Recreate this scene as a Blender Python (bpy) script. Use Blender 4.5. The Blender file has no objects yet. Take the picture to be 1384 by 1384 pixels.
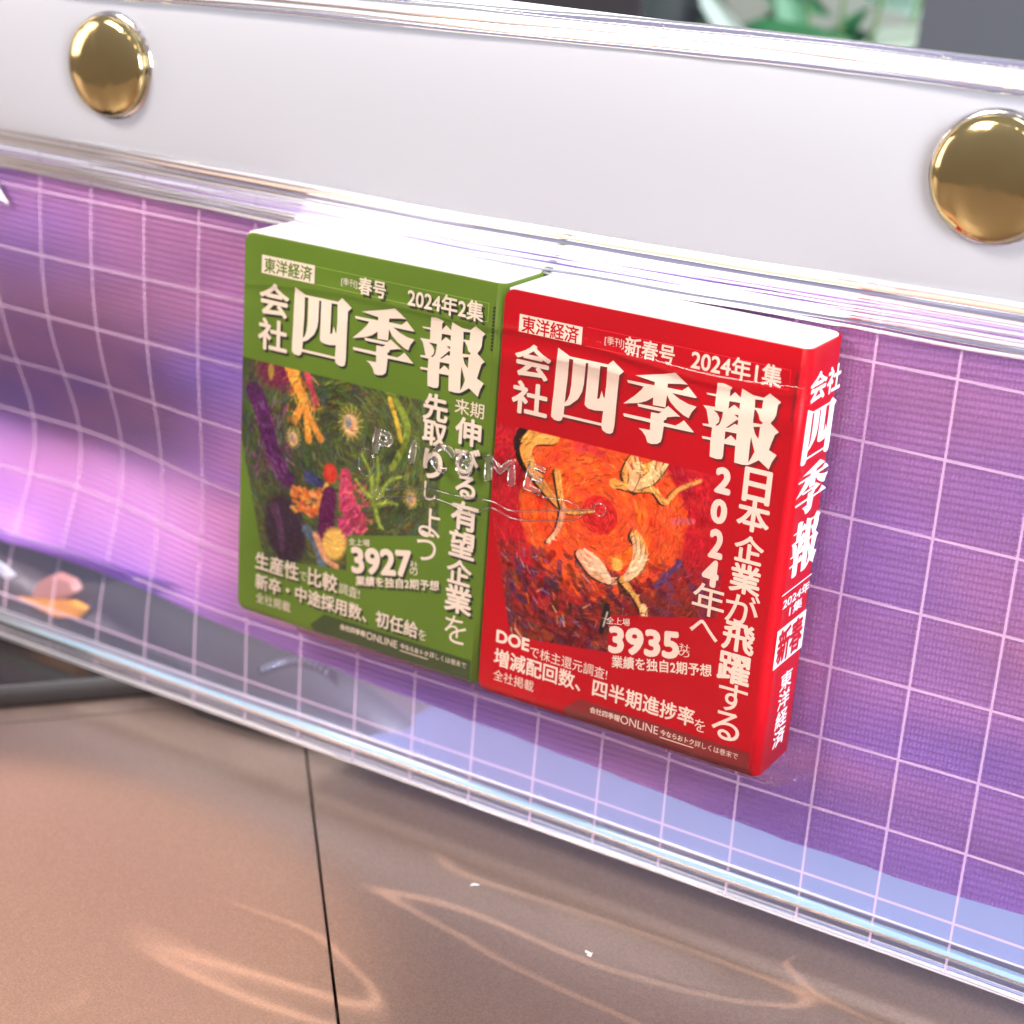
import bpy, bmesh, math, random
import numpy as np
from mathutils import Vector, Matrix

S = 0.04            # width of one miniature book in metres; shapes below are written in book widths
TABLE = -2.1        # height of the table top in those units
H, D = 1.344, 0.2715
random.seed(4)
rng = np.random.default_rng(7)
scene = bpy.context.scene
C = scene.collection

def P(x, y, z):      # x right, y up, z towards the viewer (book widths) -> metres
    return Vector((x * S, -z * S, (y - TABLE) * S))

# ------------------------------------------------------------------ camera
cam = bpy.data.objects.new('camera', bpy.data.cameras.new('camera'))
C.objects.link(cam)
R = [[0.8572709567, 0.0689903129, -0.5102223471], [-0.2315112114, 0.9368002540, -0.2623124915], [0.4598794035, 0.3429950742, 0.8190636809]]
cols = [Vector((r[0], -r[2], r[1])) for r in R]
m = Matrix((cols[0], cols[1], cols[2])).transposed().to_4x4()
m.translation = P(2.77987798, 1.30559718, 4.80908971)
cam.matrix_world = m
cam.data.sensor_width = 36
cam.data.lens = 36 * 2519.45 / 1384
cam.data.clip_start = 0.01
cam.data.clip_end = 20
cam.data.dof.use_dof = True
cam.data.dof.focus_distance = 0.222
cam.data.dof.aperture_fstop = 24
scene.camera = cam
# ------------------------------------------------------------------ light
w = bpy.data.worlds.new('World'); scene.world = w; w.use_nodes = True
nt = w.node_tree; bg = nt.nodes['Background']
tc = nt.nodes.new('ShaderNodeTexCoord'); sep = nt.nodes.new('ShaderNodeSeparateXYZ'); rp = nt.nodes.new('ShaderNodeValToRGB')
mr = nt.nodes.new('ShaderNodeMapRange'); mr.inputs[1].default_value = -1; mr.inputs[2].default_value = 1
nt.links.new(tc.outputs['Generated'], sep.inputs[0]); nt.links.new(sep.outputs['Z'], mr.inputs[0]); nt.links.new(mr.outputs[0], rp.inputs[0])
rp.color_ramp.elements[0].position = 0.3; rp.color_ramp.elements[0].color = (0.32, 0.24, 0.20, 1)
rp.color_ramp.elements[1].position = 0.9; rp.color_ramp.elements[1].color = (0.62, 0.60, 0.66, 1)
nt.links.new(rp.outputs[0], bg.inputs['Color']); bg.inputs['Strength'].default_value = 0.85

def aim(o, target):
    d = (Vector(target) - o.location).normalized()
    o.rotation_euler = d.to_track_quat('-Z', 'Y').to_euler()
def area(name, loc, target, w_, h_, power, col):
    l = bpy.data.lights.new(name, 'AREA'); l.shape = 'RECTANGLE'; l.size = w_; l.size_y = h_; l.energy = power; l.color = col
    o = bpy.data.objects.new(name, l); C.objects.link(o); o.location = loc; aim(o, target); return o
area('window_light', (0.18, 0.50, 0.62), P(-0.2, 0, 0), 0.42, 0.30, 12.0, (0.90, 0.95, 1.0))
area('warm_fill_light', (-0.35, -0.55, 0.62), P(0, -0.6, 0), 0.30, 0.22, 9.0, (1.0, 0.90, 0.82))  # warm front fill, added to brighten the covers
area('hem_back_light', (0.36, 0.42, 0.17), P(1.0, -1.2, -0.3), 0.22, 0.16, 8.0, (0.86, 0.96, 1.0))  # lamp added low behind the bag to make the hem bright
area('pink_side_light', (-0.75, -0.28, 0.22), P(-2, -1, 0), 0.25, 0.34, 1.7, (1.0, 0.78, 0.72))  # pinkish side lamp added for the highlight on the dented film
for i, (x, y, z) in enumerate([(-0.30, -1.0, 1.1), (-0.02, -1.15, 1.15), (0.28, -1.05, 1.05), (0.62, -0.9, 0.9), (-0.62, -0.8, 1.0)]):
    l = bpy.data.lights.new('ceiling_bulb', 'POINT'); l.energy = 1.6; l.shadow_soft_size = 0.05; l.color = (1.0, 0.82, 0.6)
    o = bpy.data.objects.new('ceiling_bulb', l); C.objects.link(o); o.location = (x, y, z)
# added spots imitating sun: ripples and patch on the table, glint at lower left
def beam(name, loc, target, angle, blend, power, col, pattern=None, size=0.003):
    l = bpy.data.lights.new(name, 'SPOT'); l.spot_size = math.radians(angle); l.spot_blend = blend; l.energy = power; l.color = col; l.shadow_soft_size = size
    o = bpy.data.objects.new(name, l); C.objects.link(o); o.location = loc; aim(o, target)
    if pattern:
        l.use_nodes = True; n = l.node_tree; em = n.nodes['Emission']
        t = n.nodes.new('ShaderNodeTexCoord'); mp = n.nodes.new('ShaderNodeMapping'); mp.inputs['Rotation'].default_value = (0, 0, math.radians(pattern[1])); mp.inputs['Scale'].default_value = pattern[2]
        ns = n.nodes.new('ShaderNodeTexNoise'); ns.noise_dimensions = '3D'; ns.inputs['Scale'].default_value = pattern[0]; ns.inputs['Detail'].default_value = 0.6; ns.inputs['Distortion'].default_value = 0.4
        a = n.nodes.new('ShaderNodeMath'); a.operation = 'SUBTRACT'; a.inputs[1].default_value = 0.5
        b = n.nodes.new('ShaderNodeMath'); b.operation = 'ABSOLUTE'
        r = n.nodes.new('ShaderNodeMapRange'); r.inputs[1].default_value = 0.0; r.inputs[2].default_value = pattern[3]; r.inputs[3].default_value = 1.0; r.inputs[4].default_value = 0.0
        pw = n.nodes.new('ShaderNodeMath'); pw.operation = 'POWER'; pw.inputs[1].default_value = 2.2
        n.links.new(t.outputs['Normal'], mp.inputs[0]); n.links.new(mp.outputs[0], ns.inputs['Vector']); n.links.new(ns.outputs[0], a.inputs[0]); n.links.new(a.outputs[0], b.inputs[0])
        n.links.new(b.outputs[0], r.inputs[0]); n.links.new(r.outputs[0], pw.inputs[0]); n.links.new(pw.outputs[0], em.inputs['Strength'])
    return o
beam('ripple_pattern_spot', (0.03, -0.10, 0.50), P(0.75, TABLE, 0.85), 14, 0.5, 34.0, (1.0, 0.74, 0.56), (19.0, 16, (0.40, 1.5, 1), 0.020), 0.0006)  # overhead spot added; its noise pattern stands for light rippling through vinyl
beam('warm_patch_spot', (-0.45, -0.10, 0.45), P(-1.20, TABLE, 1.02), 8.0, 0.5, 42.0, (1.0, 0.66, 0.42), None, 0.004)  # spot added for the warm patch at the left of the table

beam('clasp_spot', (-0.30, -0.30, 0.30), P(-2.36, -1.83, -0.45), 2.6, 0.4, 16.0, (1.0, 0.8, 0.6), None, 0.004)  # narrow spot added only to brighten the orange clasp
area('right_fill_light', (0.56, -0.38, 0.26), P(0.9, -0.9, 0), 0.30, 0.26, 8.5, (0.95, 0.93, 1.0))  # fill added at the right for the spine and purple panel
scene.view_settings.view_transform = 'Standard'; scene.view_settings.look = 'None'
scene.view_settings.exposure = 0; scene.view_settings.gamma = 1
scene.render.engine = 'CYCLES'
scene.cycles.use_denoising = True
scene.cycles.max_bounces = 14; scene.cycles.transparent_max_bounces = 24; scene.cycles.transmission_bounces = 10

# ------------------------------------------------------------------ materials
def mat(name, col=(0.8, 0.8, 0.8), rough=0.5, metal=0.0, **kw):
    m = bpy.data.materials.new(name); m.use_nodes = True
    b = m.node_tree.nodes['Principled BSDF']
    b.inputs['Base Color'].default_value = (*col, 1); b.inputs['Roughness'].default_value = rough; b.inputs['Metallic'].default_value = metal
    for k, v in kw.items(): b.inputs[k.replace('_', ' ')].default_value = v
    return m
def N(m, t, **kw):
    n = m.node_tree.nodes.new('ShaderNode' + t)
    for k, v in kw.items(): setattr(n, k, v)
    return n
def L(m, a, b): m.node_tree.links.new(a, b)
def bump(m, scale, strength, dist=0.0002, detail=3, tex='Noise', vec=None, inp='Normal'):
    b = m.node_tree.nodes['Principled BSDF']; t = N(m, 'TexCoord'); n = N(m, 'Tex' + tex); n.inputs['Scale'].default_value = scale
    if tex == 'Noise': n.inputs['Detail'].default_value = detail
    mp = N(m, 'Mapping')
    if vec: mp.inputs['Scale'].default_value = vec
    L(m, t.outputs['Object'], mp.inputs[0]); L(m, mp.outputs[0], n.inputs['Vector'])
    bp = N(m, 'Bump'); bp.inputs['Strength'].default_value = strength; bp.inputs['Distance'].default_value = dist
    L(m, n.outputs[0], bp.inputs['Height']); L(m, bp.outputs[0], b.inputs[inp]); return n, bp
def film(name, clear=0.9, tint=(1, 1, 1), rough=0.04, body=(0.9, 0.9, 0.9), f0=1.5, trans=0.5, ripple=None, gloss=(1, 1, 1)):
    """thin clear plastic sheet: transparent body, a share of milky body colour, Fresnel gloss on top"""
    m = bpy.data.materials.new(name); m.use_nodes = True; nt = m.node_tree; nt.nodes.remove(nt.nodes['Principled BSDF'])
    out = nt.nodes['Material Output']
    tr = N(m, 'BsdfTransparent'); tr.inputs[0].default_value = (*tint, 1)
    df = N(m, 'BsdfDiffuse'); df.inputs[0].default_value = (*body, 1)
    tl = N(m, 'BsdfTranslucent'); tl.inputs[0].default_value = (*body, 1)
    mb = N(m, 'MixShader'); mb.inputs[0].default_value = trans; L(m, df.outputs[0], mb.inputs[1]); L(m, tl.outputs[0], mb.inputs[2])
    mx = N(m, 'MixShader'); mx.inputs[0].default_value = 1 - clear; L(m, tr.outputs[0], mx.inputs[1]); L(m, mb.outputs[0], mx.inputs[2])
    fr = N(m, 'Fresnel'); fr.inputs[0].default_value = f0
    gl = N(m, 'BsdfGlossy'); gl.inputs['Roughness'].default_value = rough; gl.inputs[0].default_value = (*gloss, 1)
    ms = N(m, 'MixShader'); L(m, fr.outputs[0], ms.inputs[0]); L(m, mx.outputs[0], ms.inputs[1]); L(m, gl.outputs[0], ms.inputs[2])
    L(m, ms.outputs[0], out.inputs['Surface'])
    if ripple:
        t = N(m, 'TexCoord'); mp = N(m, 'Mapping'); mp.inputs['Scale'].default_value = ripple[2]; n = N(m, 'TexNoise'); n.inputs['Scale'].default_value = ripple[0]; n.inputs['Detail'].default_value = 2
        bp = N(m, 'Bump'); bp.inputs['Distance'].default_value = ripple[1]; bp.inputs['Strength'].default_value = 1
        L(m, t.outputs['Object'], mp.inputs[0]); L(m, mp.outputs[0], n.inputs['Vector']); L(m, n.outputs[0], bp.inputs['Height'])
        L(m, bp.outputs[0], gl.inputs['Normal']); L(m, bp.outputs[0], fr.inputs['Normal'])
    m['mixer'] = mx.name
    return m

# ------------------------------------------------------------------ object helpers
def thing(name, label, cat, at=(0, TABLE, 0), group=None):
    o = bpy.data.objects.new(name, None); C.objects.link(o); o.location = P(*at); o['label'] = label; o['category'] = cat
    if group: o['group'] = group
    o.empty_display_size = 0.005; return o
def tag(o, label, cat, group=None):
    o['label'] = label; o['category'] = cat
    if group: o['group'] = group
    return o
def origin(parent):
    v = Vector((0, 0, 0))
    while parent is not None: v += parent.location; parent = parent.parent
    return v
def meshobj(name, verts, faces, m, parent=None, smooth=False, world=False, kind=None, loc=None):
    """verts in book widths (or metres when world=True)"""
    base = origin(parent)
    vs = [Vector(v) if world else P(*v) for v in verts]
    lo = Vector(loc) if loc is not None else (sum(vs, Vector()) / len(vs) if parent is None else base)
    me = bpy.data.meshes.new(name); me.from_pydata([tuple(v - lo) for v in vs], [], faces)
    if isinstance(m, (list, tuple)):
        for q in m: me.materials.append(q)
    else: me.materials.append(m)
    if smooth: me.polygons.foreach_set('use_smooth', [True] * len(me.polygons))
    o = bpy.data.objects.new(name, me); C.objects.link(o); o.location = lo - base; o.parent = parent
    if kind: o['kind'] = kind
    return o
def clean(o, bevel=0, seg=2):
    bm = bmesh.new(); bm.from_mesh(o.data); bmesh.ops.remove_doubles(bm, verts=bm.verts, dist=1e-7); bmesh.ops.recalc_face_normals(bm, faces=bm.faces)
    if bevel: bmesh.ops.bevel(bm, geom=[e for e in bm.edges if len(e.link_faces) == 2 and e.calc_face_angle(0) > 0.5], offset=bevel, segments=seg, profile=0.6, affect='EDGES')
    bm.to_mesh(o.data); bm.free(); return o
def sheet(name, xs, ys, f, m, parent, thick=0, smooth=True):
    """surface through f(x, y) -> (x, y, z)"""
    nx, ny = len(xs), len(ys)
    v = [f(x, y) for y in ys for x in xs]
    fc = [(j * nx + i, j * nx + i + 1, (j + 1) * nx + i + 1, (j + 1) * nx + i) for j in range(ny - 1) for i in range(nx - 1)]
    o = meshobj(name, v, fc, m, parent, smooth)
    return o
def sweep(name, path, prof, m, parent, smooth=True, closed=True):
    """prof: (y, z) offsets, swept along a path of (x, y, z) points that runs mostly along x"""
    n = len(prof); v = []; fc = []
    for (x, y, z, k) in path:
        for (a, b) in prof: v.append((x, y + a * k, z + b * k))
    for i in range(len(path) - 1):
        for j in range(n if closed else n - 1):
            fc.append((i * n + j, (i + 1) * n + j, (i + 1) * n + (j + 1) % n, i * n + (j + 1) % n))
    if closed: fc += [tuple(range(n - 1, -1, -1)), tuple((len(path) - 1) * n + j for j in range(n))]
    return meshobj(name, v, fc, m, parent, smooth)
def prism(name, poly, lo, hi, m, parent=None, bevel=0, axis='y', smooth=False):
    """polygon extruded between two levels: axis y -> poly is (x, z); axis z -> poly is (x, y)"""
    mk = (lambda a, b, t: (a, t, b)) if axis == 'y' else (lambda a, b, t: (a, b, t))
    n = len(poly); v = [mk(a, b, lo) for a, b in poly] + [mk(a, b, hi) for a, b in poly]
    fc = [tuple(range(n)), tuple(range(2 * n - 1, n - 1, -1))] + [(i, i + n, (i + 1) % n + n, (i + 1) % n) for i in range(n)]
    o = meshobj(name, v, fc, m, parent); clean(o, bevel * S); 
    if smooth: o.data.polygons.foreach_set('use_smooth', [True] * len(o.data.polygons))
    return o
def arc(cx, cy, r, a0, a1, n=6): return [(cx + r * math.cos(math.radians(a0 + (a1 - a0) * i / n)), cy + r * math.sin(math.radians(a0 + (a1 - a0) * i / n))) for i in range(n + 1)]
def bez(pts, n=10):                                   # smooth polyline through points
    pts = [np.array(p, float) for p in pts]; out = []
    for i in range(len(pts) - 1):
        p0 = pts[max(i - 1, 0)]; p1 = pts[i]; p2 = pts[i + 1]; p3 = pts[min(i + 2, len(pts) - 1)]
        for k in range(n):
            t = k / n; out.append(0.5 * ((2 * p1) + (-p0 + p2) * t + (2 * p0 - 5 * p1 + 4 * p2 - p3) * t * t + (-p0 + 3 * p1 - 3 * p2 + p3) * t ** 3))
    out.append(pts[-1]); return out

# ------------------------------------------------------------------ lettering
def glyph_mesh(body, off=0.0, spacing=1.0, extr=0.0, bev=0.0):
    c = bpy.data.curves.new('lettering', 'FONT'); c.body = body; c.offset = off; c.space_character = spacing; c.resolution_u = 4
    c.extrude = extr; c.bevel_depth = bev; c.bevel_resolution = 2
    o = bpy.data.objects.new('lettering', c); C.objects.link(o)
    me = bpy.data.meshes.new_from_object(o); bpy.data.objects.remove(o)
    a = np.array([v.co[:] for v in me.vertices]); f = [tuple(p.vertices) for p in me.polygons]
    return a, f
def bolden(a, f, d, n=8):
    """heavier strokes: the same outlines printed again a hair to every side"""
    if d <= 0: return a, f
    V, F = [a], list(f)
    for k in range(n):
        t = 2 * math.pi * k / n; b = a.copy(); b[:, 0] += d * math.cos(t); b[:, 1] += d * math.sin(t); b[:, 2] -= 0.00008 * (k + 1)
        F += [tuple(i + len(a) * (k + 1) for i in p) for p in f]; V.append(b)
    return np.concatenate(V), F
def poly_mesh(polys):
    c = bpy.data.curves.new('glyph', 'CURVE'); c.dimensions = '2D'; c.fill_mode = 'BOTH'
    for p in polys:
        s = c.splines.new('POLY'); s.points.add(len(p) - 1); s.use_cyclic_u = True
        for i, (x, y) in enumerate(p): s.points[i].co = (x, y, 0, 1)
    o = bpy.data.objects.new('glyph', c); C.objects.link(o); me = bpy.data.meshes.new_from_object(o); bpy.data.objects.remove(o)
    return np.array([v.co[:] for v in me.vertices]), [tuple(p.vertices) for p in me.polygons]
def fit(a, box):
    x0, y0, x1, y1 = box; lo = a.min(0); hi = a.max(0); r = a.copy()
    r[:, 0] = x0 + (a[:, 0] - lo[0]) / max(hi[0] - lo[0], 1e-6) * (x1 - x0); r[:, 1] = y0 + (a[:, 1] - lo[1]) / max(hi[1] - lo[1], 1e-6) * (y1 - y0)
    return r
GREEN_TEXT = [('東洋経済', 'k', 0.082, -0.1178, 0.2761, -0.0747),
('BADGE', '', 0.0719, -0.1263, 0.286, -0.065),
('[季刊]', 't', 0.3927, -0.1083, 0.4544, -0.0879),
('春号', 'b', 0.4591, -0.1188, 0.5656, -0.076),
('2024年2集', 'b', 0.6479, -0.1206, 0.929, -0.0801),
('会', 'b', 0.0657, -0.2547, 0.1877, -0.1575),
('社', 'b', 0.0633, -0.3742, 0.1845, -0.2784),
('先', 'B', 0.7282, -0.4785, 0.8227, -0.4015),
('取', 'B', 0.7306, -0.5498, 0.8236, -0.5025),
('り', 'B', 0.7407, -0.6653, 0.8152, -0.5941),
('し', 't', 0.7507, -0.7589, 0.7969, -0.6856),
('よ', 't', 0.7375, -0.8604, 0.8203, -0.8032),
('う', 't', 0.7342, -0.9456, 0.8094, -0.8825),
('来期', 'm', 0.8468, -0.4316, 0.955, -0.3988),
('伸', 'B', 0.8534, -0.528, 0.9504, -0.4575),
('び', 'B', 0.8569, -0.6131, 0.9529, -0.5637),
('る', 'B', 0.867, -0.7046, 0.9438, -0.6491),
('有', 'B', 0.8572, -0.81, 0.9598, -0.7404),
('望', 'B', 0.856, -0.9072, 0.9549, -0.8402),
('企', 'B', 0.8545, -1.0056, 0.95, -0.9374),
('業', 'B', 0.8528, -1.1017, 0.9571, -1.0321),
('を', 't', 0.8605, -1.2047, 0.944, -1.1442),
('全上場', 'Rm', (0.4639, -0.9633, 0.5477, -0.9478, 0.4651, -0.9884)),
('3927', 'RN', (0.4769, -0.9961, 0.7089, -0.9493, 0.4864, -1.0812)),
('社の', 'v', 0.7124, -1.0275, 0.7434, -0.9787),
('業績を独自2期予想', 'Rb', (0.4993, -1.091, 0.8279, -1.0214, 0.501, -1.1256)),
('生産性', 'b', 0.0751, -1.1691, 0.2621, -1.1191),
('で', 't', 0.2656, -1.1633, 0.2984, -1.1404),
('比較', 'b', 0.3011, -1.1684, 0.425, -1.119),
('調査!', 't', 0.4325, -1.1663, 0.5181, -1.1387),
('新卒・中途採用数、初任給', 'b', 0.0774, -1.2434, 0.7571, -1.1989),
('を', 't', 0.7596, -1.2452, 0.7913, -1.2154),
('全社掲載', 't', 0.0823, -1.2938, 0.2318, -1.2705),
('会社四季報', 'b', 0.4438, -1.3036, 0.5491, -1.2821),
('ONLINE', 't', 0.5533, -1.3054, 0.679, -1.2825),
('今ならおトク', 'b', 0.6909, -1.3002, 0.8034, -1.2861),
('詳しくは巻末で', 't', 0.8085, -1.2949, 0.9523, -1.2869)]
RED_TEXT = [('東洋経済', 'k', 0.0665, -0.1166, 0.2644, -0.082),
('BADGE', '', 0.0572, -0.1255, 0.2755, -0.0707),
('[季刊]', 't', 0.3531, -0.1067, 0.4175, -0.0855),
('新春号', 'b', 0.4205, -0.1189, 0.5845, -0.0769),
('2024年1集', 'b', 0.6377, -0.1149, 0.9225, -0.0749),
('会', 'b', 0.0507, -0.2539, 0.1782, -0.1603),
('社', 'b', 0.0497, -0.3722, 0.178, -0.2804),
('日', 'B', 0.8431, -0.4605, 0.9312, -0.3986),
('本', 'B', 0.835, -0.5561, 0.9386, -0.4886),
('企', 'B', 0.8382, -0.6599, 0.9326, -0.5945),
('業', 'B', 0.8348, -0.7563, 0.9351, -0.6875),
('が', 'm', 0.8326, -0.8413, 0.9409, -0.7911),
('飛', 'B', 0.8329, -0.9441, 0.9391, -0.8767),
('躍', 'B', 0.8301, -1.0482, 0.9373, -0.9779),
('す', 'm', 0.8426, -1.1328, 0.9378, -1.0839),
('る', 'm', 0.8329, -1.2376, 0.9258, -1.1726),
('2', 'N', 0.7477, -0.4666, 0.8103, -0.4024),
('0', 'N', 0.7447, -0.5609, 0.808, -0.5012),
('2', 'N', 0.7507, -0.6706, 0.8085, -0.5949),
('4', 'N', 0.7395, -0.7629, 0.8047, -0.6934),
('年', 'm', 0.7236, -0.8483, 0.8296, -0.7897),
('へ', 'm', 0.7253, -0.9392, 0.8205, -0.8923),
('全上場', 'Rm', (0.4444, -0.9641, 0.5248, -0.9496, 0.4447, -0.9884)),
('3935', 'RN', (0.4602, -0.9962, 0.6914, -0.9504, 0.4651, -1.0775)),
('社の', 'v', 0.6977, -1.0218, 0.7348, -0.9796),
('業績を独自2期予想', 'Rb', (0.4746, -1.0881, 0.8101, -1.0206, 0.4786, -1.128)),
('DOE', 'N', 0.0563, -1.1627, 0.1803, -1.1172),
('で株主還元調査!', 't', 0.1841, -1.1735, 0.465, -1.1416),
('増減配回数、四半期進捗率', 'b', 0.053, -1.2349, 0.7742, -1.1924),
('を', 't', 0.7774, -1.2431, 0.8128, -1.2185),
('全社掲載', 't', 0.0563, -1.2904, 0.2078, -1.2642),
('会社四季報', 'b', 0.4165, -1.3016, 0.5236, -1.2845),
('ONLINE', 't', 0.5259, -1.3029, 0.6578, -1.282),
('今ならおトク', 'b', 0.6663, -1.3025, 0.7819, -1.2846),
('詳しくは巻末で', 't', 0.785, -1.3024, 0.9306, -1.2849)]
TITLE = [[[(0.2107, -0.1491), (0.2537, -0.1679), (0.3831, -0.1671), (0.3988, -0.1515), (0.4371, -0.1776), (0.4236, -0.1917), (0.4224, -0.2403), (0.4223, -0.3519), (0.4191, -0.3713), (0.4111, -0.3777), (0.3972, -0.3782), (0.3829, -0.3717), (0.379, -0.3595), (0.2458, -0.3604), (0.242, -0.3719), (0.2322, -0.3769), (0.2164, -0.3758), (0.2047, -0.3675), (0.2048, -0.3319), (0.2072, -0.2818), (0.2084, -0.2019)], [(0.2512, -0.1753), (0.2652, -0.1755), (0.2655, -0.2518), (0.2627, -0.2852), (0.2563, -0.304), (0.2477, -0.3151), (0.2486, -0.2879), (0.251, -0.2406)], [(0.3086, -0.1763), (0.317, -0.1766), (0.3171, -0.242), (0.3162, -0.3052), (0.3215, -0.3112), (0.3301, -0.3154), (0.3525, -0.3168), (0.3807, -0.3123), (0.3787, -0.3514), (0.2474, -0.3518), (0.2481, -0.3261), (0.2654, -0.3187), (0.2926, -0.2934), (0.3042, -0.2678), (0.3079, -0.2437)], [(0.3578, -0.1764), (0.3815, -0.1754), (0.3832, -0.2293), (0.3811, -0.2726), (0.3767, -0.2677), (0.3696, -0.2516), (0.3646, -0.2759), (0.357, -0.2797), (0.3571, -0.2343)]],
[[(0.4762, -0.1811), (0.5607, -0.1603), (0.6041, -0.1474), (0.6472, -0.1746), (0.6261, -0.1767), (0.5836, -0.1842), (0.5832, -0.1964), (0.6317, -0.1958), (0.6498, -0.1798), (0.6805, -0.2065), (0.6762, -0.2092), (0.5998, -0.2096), (0.6277, -0.2235), (0.6552, -0.2316), (0.6823, -0.234), (0.6689, -0.2539), (0.6612, -0.2738), (0.644, -0.2685), (0.6183, -0.2543), (0.5969, -0.2372), (0.5849, -0.2183), (0.5833, -0.2573), (0.5423, -0.2586), (0.541, -0.2355), (0.5201, -0.2513), (0.5022, -0.2596), (0.4863, -0.2647), (0.4451, -0.2748), (0.4805, -0.2424), (0.5001, -0.2211), (0.5068, -0.2092), (0.4545, -0.2085), (0.4506, -0.2005), (0.5413, -0.1987), (0.5414, -0.1881)], [(0.4909, -0.2648), (0.5802, -0.2622), (0.592, -0.2508), (0.6342, -0.2753), (0.6197, -0.2773), (0.5918, -0.2857), (0.5899, -0.2929), (0.5822, -0.2984), (0.5826, -0.3051), (0.6213, -0.3051), (0.6343, -0.2957), (0.6471, -0.2834), (0.6827, -0.3121), (0.6794, -0.3137), (0.5844, -0.3155), (0.5825, -0.3511), (0.5792, -0.3655), (0.5682, -0.3741), (0.5501, -0.3784), (0.5361, -0.3764), (0.5282, -0.3583), (0.5148, -0.3453), (0.5029, -0.3389), (0.5409, -0.337), (0.5396, -0.3138), (0.4517, -0.3137), (0.4479, -0.3066), (0.4512, -0.304), (0.539, -0.3031), (0.539, -0.2813), (0.5641, -0.2805), (0.5735, -0.2728), (0.496, -0.2736)]],
[[(0.7405, -0.1496), (0.7595, -0.147), (0.7875, -0.154), (0.7822, -0.1633), (0.7823, -0.1829), (0.7978, -0.1654), (0.8166, -0.1783), (0.8182, -0.1502), (0.8546, -0.1627), (0.8866, -0.1637), (0.9041, -0.147), (0.9406, -0.1655), (0.932, -0.1764), (0.9308, -0.2053), (0.9259, -0.2186), (0.9164, -0.2329), (0.945, -0.254), (0.9341, -0.2645), (0.9267, -0.2909), (0.9213, -0.3128), (0.9468, -0.3231), (0.9355, -0.3452), (0.928, -0.3709), (0.8944, -0.3498), (0.8729, -0.3658), (0.8626, -0.3722), (0.8449, -0.375), (0.8195, -0.374), (0.8172, -0.3239), (0.7812, -0.3251), (0.7825, -0.3628), (0.7796, -0.3729), (0.7628, -0.3765), (0.7407, -0.3737), (0.7374, -0.3236), (0.7119, -0.3246), (0.7091, -0.3189), (0.7126, -0.3171), (0.7382, -0.3161), (0.7386, -0.2854), (0.7094, -0.285), (0.7066, -0.2793), (0.7271, -0.2773), (0.7208, -0.2554), (0.7147, -0.2357), (0.7031, -0.2244), (0.7405, -0.2223), (0.7396, -0.1902), (0.713, -0.1901), (0.7091, -0.1857), (0.7403, -0.1838)], [(0.7832, -0.1952), (0.8165, -0.1938), (0.8171, -0.2124), (0.7993, -0.2034), (0.7824, -0.2192)], [(0.7363, -0.2325), (0.7671, -0.2316), (0.7664, -0.2484), (0.7616, -0.2682), (0.7538, -0.2771), (0.7477, -0.2763), (0.7578, -0.2648), (0.7582, -0.2522), (0.7489, -0.2394)], [(0.8025, -0.2319), (0.816, -0.2302), (0.8161, -0.2395)], [(0.7803, -0.277), (0.813, -0.2454), (0.817, -0.2456), (0.8172, -0.2612), (0.8079, -0.2589), (0.7898, -0.274)], [(0.781, -0.2873), (0.817, -0.2863), (0.8173, -0.3072), (0.7996, -0.2951), (0.7816, -0.3134)], [(0.8614, -0.1737), (0.8866, -0.1709), (0.8855, -0.1968), (0.8631, -0.1981)], [(0.863, -0.2033), (0.8683, -0.2043), (0.8774, -0.2159), (0.8833, -0.2313), (0.8931, -0.2366), (0.89, -0.2424), (0.8629, -0.2437)], [(0.8654, -0.2552), (0.8863, -0.2503), (0.8858, -0.2878), (0.8734, -0.2748)], [(0.8623, -0.2854), (0.8684, -0.3029), (0.8784, -0.3269), (0.8715, -0.3462), (0.8628, -0.3648), (0.8616, -0.3147)]]]

# ------------------------------------------------------------------ the painted pictures on the covers
PX0, PX1, PY0, PY1 = 0.0, 0.96, -1.20, -0.40
PW, PH = 400, 334
YY, XX = np.mgrid[0:PH, 0:PW]; UX = PX0 + (XX + 0.5) / PW * (PX1 - PX0); UY = PY0 + (YY + 0.5) / PH * (PY1 - PY0)
def sm(e0, e1, x): t = np.clip((x - e0) / (e1 - e0), 0, 1); return t * t * (3 - 2 * t)
def noise2(fx, fy, seed):
    r = np.random.default_rng(seed); g = r.random((int(fy) + 3, int(fx) + 3)); x = (UX - PX0) / (PX1 - PX0) * fx; y = (UY - PY0) / (PY1 - PY0) * fy
    i = x.astype(int); j = y.astype(int); a = x - i; b = y - j; a = a * a * (3 - 2 * a); b = b * b * (3 - 2 * b)
    return (g[j, i] * (1 - a) + g[j, i + 1] * a) * (1 - b) + (g[j + 1, i] * (1 - a) + g[j + 1, i + 1] * a) * b
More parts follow.
